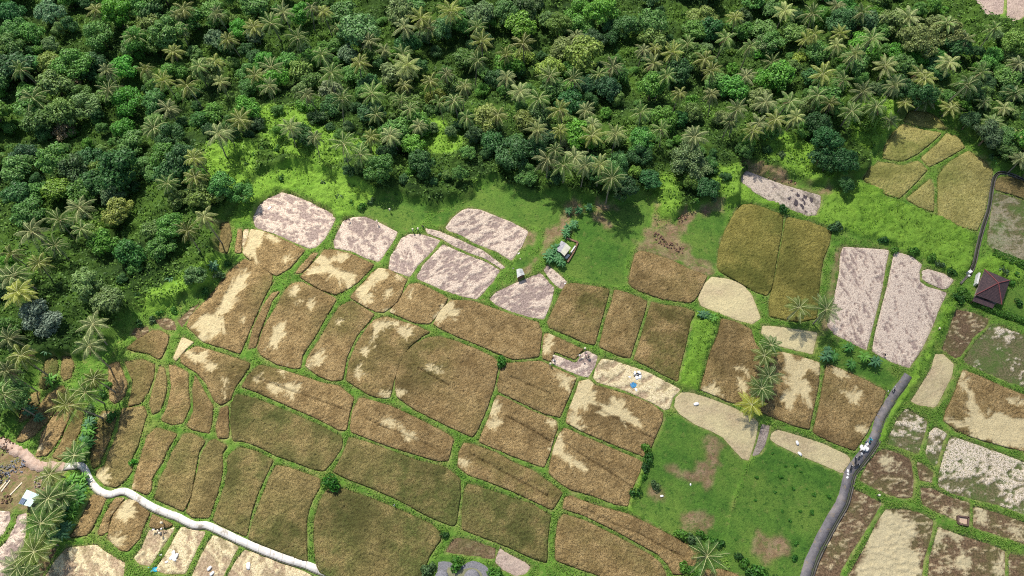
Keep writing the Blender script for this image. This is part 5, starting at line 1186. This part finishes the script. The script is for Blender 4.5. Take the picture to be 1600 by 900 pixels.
# ------------------------------------------------------------------ people
SKIN = simple('skin', (.22, .11, .06), (.18, .09, .05), 6, .6)
def person_mesh(pose, shirt, pants):
    J = {'pel': (0, 0, .92), 'wst': (0, 0, 1.08), 'chs': (0, .0, 1.3), 'nck': (0, 0, 1.47), 'hd0': (0, .01, 1.56), 'hd1': (0, .02, 1.66)}
    if pose == 'bend':
        J.update({'wst': (0, .12, 1.02), 'chs': (0, .34, 1.1), 'nck': (0, .5, 1.13), 'hd0': (0, .58, 1.12), 'hd1': (0, .67, 1.1)})
    elif pose == 'sit':
        J.update({'pel': (0, 0, .3), 'wst': (0, 0, .46), 'chs': (0, .05, .68), 'nck': (0, .08, .85), 'hd0': (0, .1, .94), 'hd1': (0, .12, 1.04)})
    c = Vector(J['chs']); pl = Vector(J['pel'])
    for s in (-1, 1):
        J[f'hp{s}'] = tuple(pl + Vector((.1 * s, 0, -.04)))
        J[f'sh{s}'] = tuple(c + Vector((.18 * s, 0, .08 if pose != 'bend' else .02)))
        if pose == 'bend': J[f'el{s}'] = (.2 * s, .42, .82); J[f'wr{s}'] = (.14 * s, .58, .6); J[f'hn{s}'] = (.12 * s, .62, .52)
        elif pose == 'sit': J[f'el{s}'] = (.26 * s, .16, .46); J[f'wr{s}'] = (.16 * s, .38, .42); J[f'hn{s}'] = (.12 * s, .46, .4)
        elif pose == 'ride': J[f'el{s}'] = (.28 * s, .18, 1.1); J[f'wr{s}'] = (.25 * s, .42, 1.02); J[f'hn{s}'] = (.24 * s, .5, 1.0)
        else: J[f'el{s}'] = (.27 * s, .0, 1.1); J[f'wr{s}'] = (.28 * s, .08, .86); J[f'hn{s}'] = (.28 * s, .11, .77)
        if pose == 'sit': J[f'kn{s}'] = (.16 * s, .42, .48); J[f'an{s}'] = (.15 * s, .44, .08); J[f'to{s}'] = (.16 * s, .6, .04)
        else:
            st = .16 * s if pose == 'stand' else .05 * s
            J[f'kn{s}'] = (.12 * s, .03 + st * .6, .5); J[f'an{s}'] = (.13 * s, st, .08); J[f'to{s}'] = (.14 * s, st + .17, .04)
    rad = dict(pel=.13, wst=.115, chs=.14, nck=.055, hd0=.085, hd1=.09, hp=.085, sh=.06, el=.042, wr=.03, hn=.03, kn=.056, an=.038, to=.035)
    names = list(J); B = [('pel', 'wst', 1), ('wst', 'chs', 1), ('chs', 'nck', 1), ('nck', 'hd0', 0), ('hd0', 'hd1', 0)]
    for s in (-1, 1): B += [('pel', f'hp{s}', 2), (f'hp{s}', f'kn{s}', 2), (f'kn{s}', f'an{s}', 2), (f'an{s}', f'to{s}', 0), ('chs', f'sh{s}', 1), (f'sh{s}', f'el{s}', 1), (f'el{s}', f'wr{s}', 0), (f'wr{s}', f'hn{s}', 0)]
    me = bpy.data.meshes.new('body'); me.from_pydata([J[n] for n in names], [(names.index(a), names.index(b)) for a, b, _ in B], [])
    o = bpy.data.objects.new('tmp', me); COL.objects.link(o); o.modifiers.new('s', 'SKIN'); ss = o.modifiers.new('u', 'SUBSURF'); ss.levels = 1
    for i, n in enumerate(names):
        r = rad[n.rstrip('-1') if n.rstrip('-1') in rad else n]; me.skin_vertices[0].data[i].radius = (r, r)
    me.skin_vertices[0].data[0].use_root = True
    dg = bpy.context.evaluated_depsgraph_get(); out = bpy.data.meshes.new_from_object(o.evaluated_get(dg)); bpy.data.objects.remove(o)
    bm = bmesh.new(); bm.from_mesh(out); seg = [(Vector(J[a]), Vector(J[b]), m) for a, b, m in B]
    for f in bm.faces:
        p = f.calc_center_median(); best = 9
        for a, b, m in seg:
            d = b - a; t = max(0, min(1, (p - a).dot(d) / d.length_squared)); q = (p - a - d * t).length
            if q < best: best = q; f.material_index = m
    for s in (-1, 1):                                     # five fingers on each hand
        h = Vector(J[f'hn{s}']); w_ = Vector(J[f'wr{s}']); d = (h - w_).normalized(); sd_ = Vector((0, 1, 0)).cross(d); sd_ = Vector((1, 0, 0)) if sd_.length < .1 else sd_.normalized(); n2 = d.cross(sd_)
        for k, ln in enumerate((.075, .085, .08, .065)):
            r0 = h + n2 * (k - 1.5) * .018; bar(bm, r0, r0 + d * ln * .6 + sd_ * -.005 * s, .008); bar(bm, r0 + d * ln * .55, r0 + d * ln + sd_ * -.02 * s, .007)
        r0 = h - d * .03 + n2 * -.03; bar(bm, r0, r0 - n2 * .04 + d * .03, .009)
    hd = Vector(J['hd1']); up = (hd - Vector(J['nck'])).normalized(); f0 = Vector((0, 1, 0)) if pose != 'bend' else Vector((0, 0, -1)); sx = Vector((1, 0, 0))
    n0 = len(bm.faces)
    bmesh.ops.create_icosphere(bm, subdivisions=1, radius=.018, matrix=Matrix.Translation(hd - up * .03 + f0 * .095))
    for s in (-1, 1): bmesh.ops.create_icosphere(bm, subdivisions=1, radius=.022, matrix=Matrix.Translation(hd - up * .03 + sx * .088 * s))
    bm.faces.ensure_lookup_table(); n1 = len(bm.faces)
    for s in (-1, 1): bmesh.ops.create_icosphere(bm, subdivisions=1, radius=.012, matrix=Matrix.Translation(hd + f0 * .085 + sx * .032 * s))
    bx(bm, tuple(hd - up * .075 + f0 * .08), (.045, .012, .012))
    bm.faces.ensure_lookup_table()
    for f in bm.faces[n0:n1]: f.material_index = 0
    for f in bm.faces[n1:]: f.material_index = 3
    me2 = bpy.data.meshes.new('body')
    for m in (SKIN, shirt, pants, m_dark): me2.materials.append(m)
    bm.to_mesh(me2); bm.free()
    for p in me2.polygons: p.use_smooth = True
    return me2, hd, up
m_hatc = simple('woven_hat', rgb(232, 222, 196), rgb(206, 194, 164), 12); m_hair = simple('black_hair', (.015, .012, .01), (.02, .018, .015), 10)
def hat_mesh():
    bm = bmesh.new(); bmesh.ops.create_cone(bm, cap_ends=False, segments=16, radius1=.25, radius2=.01, depth=.16)
    g = bmesh.ops.extrude_face_region(bm, geom=bm.faces[:]); 
    for v in [q for q in g['geom'] if isinstance(q, bmesh.types.BMVert)]: v.co.z -= .015
    me = bpy.data.meshes.new('hat'); me.materials.append(m_hatc); bm.to_mesh(me); bm.free(); return me
def hair_mesh():
    bm = bmesh.new(); bmesh.ops.create_uvsphere(bm, u_segments=12, v_segments=8, radius=.105); bmesh.ops.delete(bm, geom=[v for v in bm.verts if v.co.z < -.02], context='VERTS')
    me = bpy.data.meshes.new('hair'); me.materials.append(m_hair); bm.to_mesh(me); bm.free(); return me
HATM, HAIRM = hat_mesh(), hair_mesh()
SHIRT = {n: simple(n + '_cloth', c) for n, c in dict(white=rgb(226, 224, 218), dark=rgb(48, 48, 56), blue=rgb(70, 96, 140), red=rgb(150, 60, 56), pink=rgb(206, 170, 168)).items()}
_pm = {}
def person(px, py, pose, shirt, pants, hat, rz, label, h=1.5):
    key = (pose, shirt, pants)
    if key not in _pm: _pm[key] = person_mesh(pose, SHIRT[shirt], SHIRT[pants])
    me, hd, up = _pm[key]; x, y = P(px, py, h * (.75 if pose == 'bend' else 1)); e = empty('person', (x, y, .36 if h < 1.7 else .42), rz)
    meshobj('body', me, e)
    q = up.to_track_quat('Z', 'Y').to_euler()
    if hat: meshobj('hat', HATM, e, tuple(hd + up * .11), q)
    else: meshobj('hair', HAIRM, e, tuple(hd + up * .03), q)
    tag(e, label, 'person', 'farm workers'); return e
for a in [(609, 328, 'stand', 'white', 'dark', 1, .5, 'person in white shirt and pale hat standing alone on the dark green plot'),
    (589, 346, 'stand', 'white', 'dark', 1, 2, 'person in white at the top edge of the second pink field'), (645, 359, 'stand', 'white', 'dark', 1, 1, 'person in white, left of two at the meeting of dikes'),
    (653, 358, 'stand', 'white', 'dark', 1, 4, 'person in white, right of two at the meeting of dikes'), (662, 355, 'bend', 'dark', 'dark', 0, 1, 'person in dark clothes bending at the corner of a pink strip'),
    (546, 343, 'bend', 'dark', 'dark', 0, 2, 'person in dark clothes bending at the left corner of a pink field'),
    (914, 545, 'stand', 'white', 'dark', 1, 3, 'person in white by the dike, topmost of the harvest group'), (907, 555, 'bend', 'white', 'dark', 1, 2, 'person bending with pale hat, leftmost of the harvest group'), (915, 554, 'bend', 'pink', 'dark', 1, 4, 'person in pink bending in the middle of the harvest group'),
    (911, 560, 'stand', 'white', 'dark', 1, 5, 'person in white standing at the lower side of the harvest group'), (920, 559, 'bend', 'dark', 'dark', 1, 0, 'person in dark clothes and pale hat, right of the harvest group'),
    (865, 557, 'stand', 'pink', 'dark', 1, 1, 'person in pink standing at the corner of the cut strip'), (866, 563, 'bend', 'white', 'dark', 1, 2, 'person in white bending beside the standing one in pink'), (860, 569, 'stand', 'white', 'blue', 1, 0, 'person in white shirt on the dike at the field corner'),
    (253, 817, 'stand', 'white', 'dark', 1, 1, 'person in white, topmost of the group below the white path'), (242, 827, 'bend', 'white', 'dark', 1, 2, 'person bending, leftmost of the group below the white path'), (246, 828, 'sit', 'pink', 'dark', 1, 3, 'person in pink squatting in the group below the white path'),
    (251, 827, 'bend', 'white', 'dark', 1, 5, 'person in white bending right in the group below the white path'), (250, 833, 'stand', 'white', 'blue', 1, 4, 'person in white, lowest of the group below the white path'),
    (616, 789, 'stand', 'white', 'white', 0, 1, 'person all in white walking on the long dike between olive fields'), (1384, 555, 'bend', 'dark', 'dark', 0, 1, 'person in dark clothes bending in the right pink field'),
    (1388, 611, 'stand', 'white', 'dark', 0, 1, 'person in white at the left side of the road top'), (1467, 514, 'stand', 'pink', 'dark', 1, 1, 'person in pink on the grassy track beside the pink field'),
    (1347, 705, 'stand', 'dark', 'dark', 0, 1, 'person in dark clothes standing below the sack heap on the road', 1.7), (1354, 691, 'stand', 'blue', 'dark', 0, 2, 'person in a blue shirt standing above the sack heap', 1.7), (1373, 774, 'stand', 'white', 'dark', 1, 2, 'person in white on the dike below the dark field', 1.5)]:
    person(*a)

# ------------------------------------------------------------------ motorcycles on the road
def motorcycle(px, py, rz, body, label):
    x, y = P(px, py, .9); e = empty('motorcycle', (x, y, .40), rz)
    for yy in (-.62, .62):
        bm = bmesh.new(); n = 18
        for k in range(n):
            a0, a1 = k * math.tau / n, (k + 1) * math.tau / n; bar(bm, (0, yy + .25 * math.cos(a0), .29 + .25 * math.sin(a0)), (0, yy + .25 * math.cos(a1), .29 + .25 * math.sin(a1)), .045)
        for k in range(5): a0 = k * math.tau / 5; bar(bm, (0, yy, .29), (0, yy + .23 * math.cos(a0), .29 + .23 * math.sin(a0)), .012)
        bm_obj('wheel', bm, m_black, e)
    bm = bmesh.new(); bx(bm, (0, -.1, .5), (.26, .8, .3)); bx(bm, (0, .42, .62), (.32, .12, .5)); bx(bm, (0, -.62, .68), (.2, .42, .1)); bx(bm, (0, .62, .6), (.12, .5, .04)); bmesh.ops.bevel(bm, geom=bm.edges[:], offset=.04, segments=2, affect='EDGES'); bm_obj('body', bm, body, e)
    bm = bmesh.new(); bx(bm, (0, -.3, .78), (.26, .72, .1)); bmesh.ops.bevel(bm, geom=bm.edges[:], offset=.035, segments=2, affect='EDGES'); bm_obj('seat', bm, m_black, e)
    bm = bmesh.new(); bar(bm, (-.34, .36, 1.02), (.34, .36, 1.02), .02); bar(bm, (0, .38, 1.0), (0, .6, .3), .03); bm_obj('handlebar', bm, m_metal, e)
    bm = bmesh.new(); bmesh.ops.create_uvsphere(bm, u_segments=10, v_segments=6, radius=.09, matrix=Matrix.Translation((0, .5, .88))); bm_obj('headlight', bm, m_white, e)
    tag(e, label, 'motorcycle', 'motorcycles parked on the road')
for px, py, rz, m, lab in [(1360, 688, -.5, m_cyan, 'cyan motorcycle parked above the white sack heap'), (1343, 713, -.9, m_tin2, 'grey motorcycle parked just below the sack heap'), (1337, 719, -.3, m_navy, 'dark blue motorcycle, upper of the dark pair on the road'),
    (1339, 727, -1.2, m_black, 'black motorcycle, lower of the dark pair on the road'), (1330, 731, -.5, m_navy, 'dark motorcycle at the road edge beside the white sacks'), (1397, 608, -.6, m_tin, 'pale motorcycle parked at the upper end of the road')]:
    motorcycle(px, py, rz, m, lab)


# ------------------------------------------------------------------ labels that single out each plant
COLS = ['far-left', 'left', 'left-of-centre', 'inner left', 'inner right', 'right-of-centre', 'right', 'far-right']
ROWS = [(50, 'top edge'), (100, 'upper band'), (150, 'second band'), (215, 'middle band'), (330, 'lower band'), (480, 'west side'), (2000, 'southern part')]
ORD = ['first', 'second', 'third', 'fourth', 'fifth', 'sixth', 'seventh', 'eighth', 'ninth', 'tenth', 'eleventh', 'twelfth', 'thirteenth', 'fourteenth', 'fifteenth', 'sixteenth', 'seventeenth', 'eighteenth', 'nineteenth', 'twentieth', 'last']
cells = {}
for e, kind, look, px, py in THINGS:
    col = COLS[int(min(7, max(0, px // 200)))]; row = next(n for y, n in ROWS if py < y)
    cells.setdefault((kind, look, col, row), []).append((px, e))
for (kind, look, col, row), L in cells.items():
    L.sort(key=lambda q: q[0])
    if len(L) > 20: print('big cell', kind, look, col, row, len(L))
    for i, (px, e) in enumerate(L):
        where = f'{col} {row}'
        pos = f'in the {where} of the picture' if len(L) == 1 else f'{ORD[min(i, 20)]} from left in the {where} of the picture'
        tag(e, f'{look} {kind}, {pos}', {'coconut palm': 'palm tree', 'broadleaf tree': 'tree', 'young tree': 'young tree', 'forest bush': 'bush', 'shrub': 'bush', 'banana plant': 'banana plant'}.get(kind, kind),
            {'coconut palm': 'coconut palms of the valley', 'broadleaf tree': 'broadleaf trees of the forest', 'young tree': 'young trees of the understorey', 'forest bush': 'bushes of the forest floor', 'shrub': 'shrubs round the fields', 'banana plant': 'banana plants'}.get(kind))

# ------------------------------------------------------------------ camera, light, view
cam = bpy.data.cameras.new('camera'); co = bpy.data.objects.new('camera', cam); link(co)
co.location = (0, 0, H); co.rotation_euler = (R(90) - PITCH, 0, 0)
cam.sensor_width = 36; cam.lens = 36 * FOC / 1600; cam.clip_end = 9000; SC.camera = co
def cloud():
    # a small fair-weather cloud between the sun and the eastern fields: its soft shade dims them
    t = NT('cloud_vapour'); tc = t.n('ShaderNodeTexCoord').outputs['Object']; ln = t.n('ShaderNodeVectorMath', operation='LENGTH'); t.l(tc, ln.inputs[0])
    edge = t.ramp(t.math('ADD', ln.outputs['Value'], t.math('MULTIPLY', t.math('SUBTRACT', t.noise(.9, 4, .6, vec=tc), .5), .7)), 1.0, .35)
    a = t.math('MULTIPLY', edge, .36)
    tr = t.n('ShaderNodeBsdfTransparent'); tl = t.n('ShaderNodeBsdfTranslucent'); tl.inputs['Color'].default_value = (.95, .96, 1, 1); mx = t.n('ShaderNodeMixShader')
    t.l(a, mx.inputs[0]); t.l(tr.outputs[0], mx.inputs[1]); t.l(tl.outputs[0], mx.inputs[2]); t.l(mx.outputs[0], t.out.inputs[0])
    bm = bmesh.new(); bmesh.ops.create_icosphere(bm, subdivisions=5, radius=1)
    for v in bm.verts:
        k = 1 + .12 * math.sin(v.co.x * 9 + 1) * math.sin(v.co.y * 8) + .06 * math.sin(v.co.x * 21 + v.co.y * 17); v.co = Vector((v.co.x * k, v.co.y * k, v.co.z * k * (1.0 if v.co.z > 0 else .4)))
    me = bpy.data.meshes.new('cloud'); me.materials.append(t.m); bm.to_mesh(me); bm.free()
    for p in me.polygons: p.use_smooth = True
    for (tx, ty, rx, ry) in CLOUDS:
        d = 900 / sd.z; o = meshobj('cloud', me, None, (tx + sd.x * d, ty + sd.y * d, 900), (0, 0, .25), (rx, ry, 45)); tag(o, 'white cloud high over the eastern fields', None, None, 'structure')
EL, AZ = R(56), R(-27)
sd = Vector((math.sin(AZ) * math.cos(EL), math.cos(AZ) * math.cos(EL), math.sin(EL)))
CLOUDS = [(45, 42, 195, 100), (150, 60, 120, 120)]
cloud()
sun = bpy.data.lights.new('sun', 'SUN'); sun.energy = 4.7; sun.angle = R(.6); sun.color = (1, .95, .87)
so = bpy.data.objects.new('sun', sun); link(so); so.rotation_euler = (-sd).to_track_quat('-Z', 'Y').to_euler()
w = bpy.data.worlds.new('World'); SC.world = w; w.use_nodes = True; nt = w.node_tree; nt.nodes.clear()
sky = nt.nodes.new('ShaderNodeTexSky'); sky.sky_type = 'NISHITA'; sky.sun_disc = False; sky.sun_elevation = EL; sky.sun_rotation = AZ; sky.air_density = 1.0; sky.dust_density = 1.5
bg = nt.nodes.new('ShaderNodeBackground'); bg.inputs[1].default_value = .12; wo = nt.nodes.new('ShaderNodeOutputWorld')
nt.links.new(sky.outputs[0], bg.inputs[0]); nt.links.new(bg.outputs[0], wo.inputs[0])
vs = SC.view_settings; vs.view_transform = 'Standard'; vs.look = 'None'; vs.exposure = 0.38; vs.gamma = 1; vs.use_curve_mapping = False
SC.cycles.pixel_filter_type = 'BLACKMAN_HARRIS'; SC.cycles.filter_width = 1.05; SC.cycles.max_bounces = 5; SC.cycles.diffuse_bounces = 3; SC.cycles.transmission_bounces = 3; SC.cycles.use_denoising = False
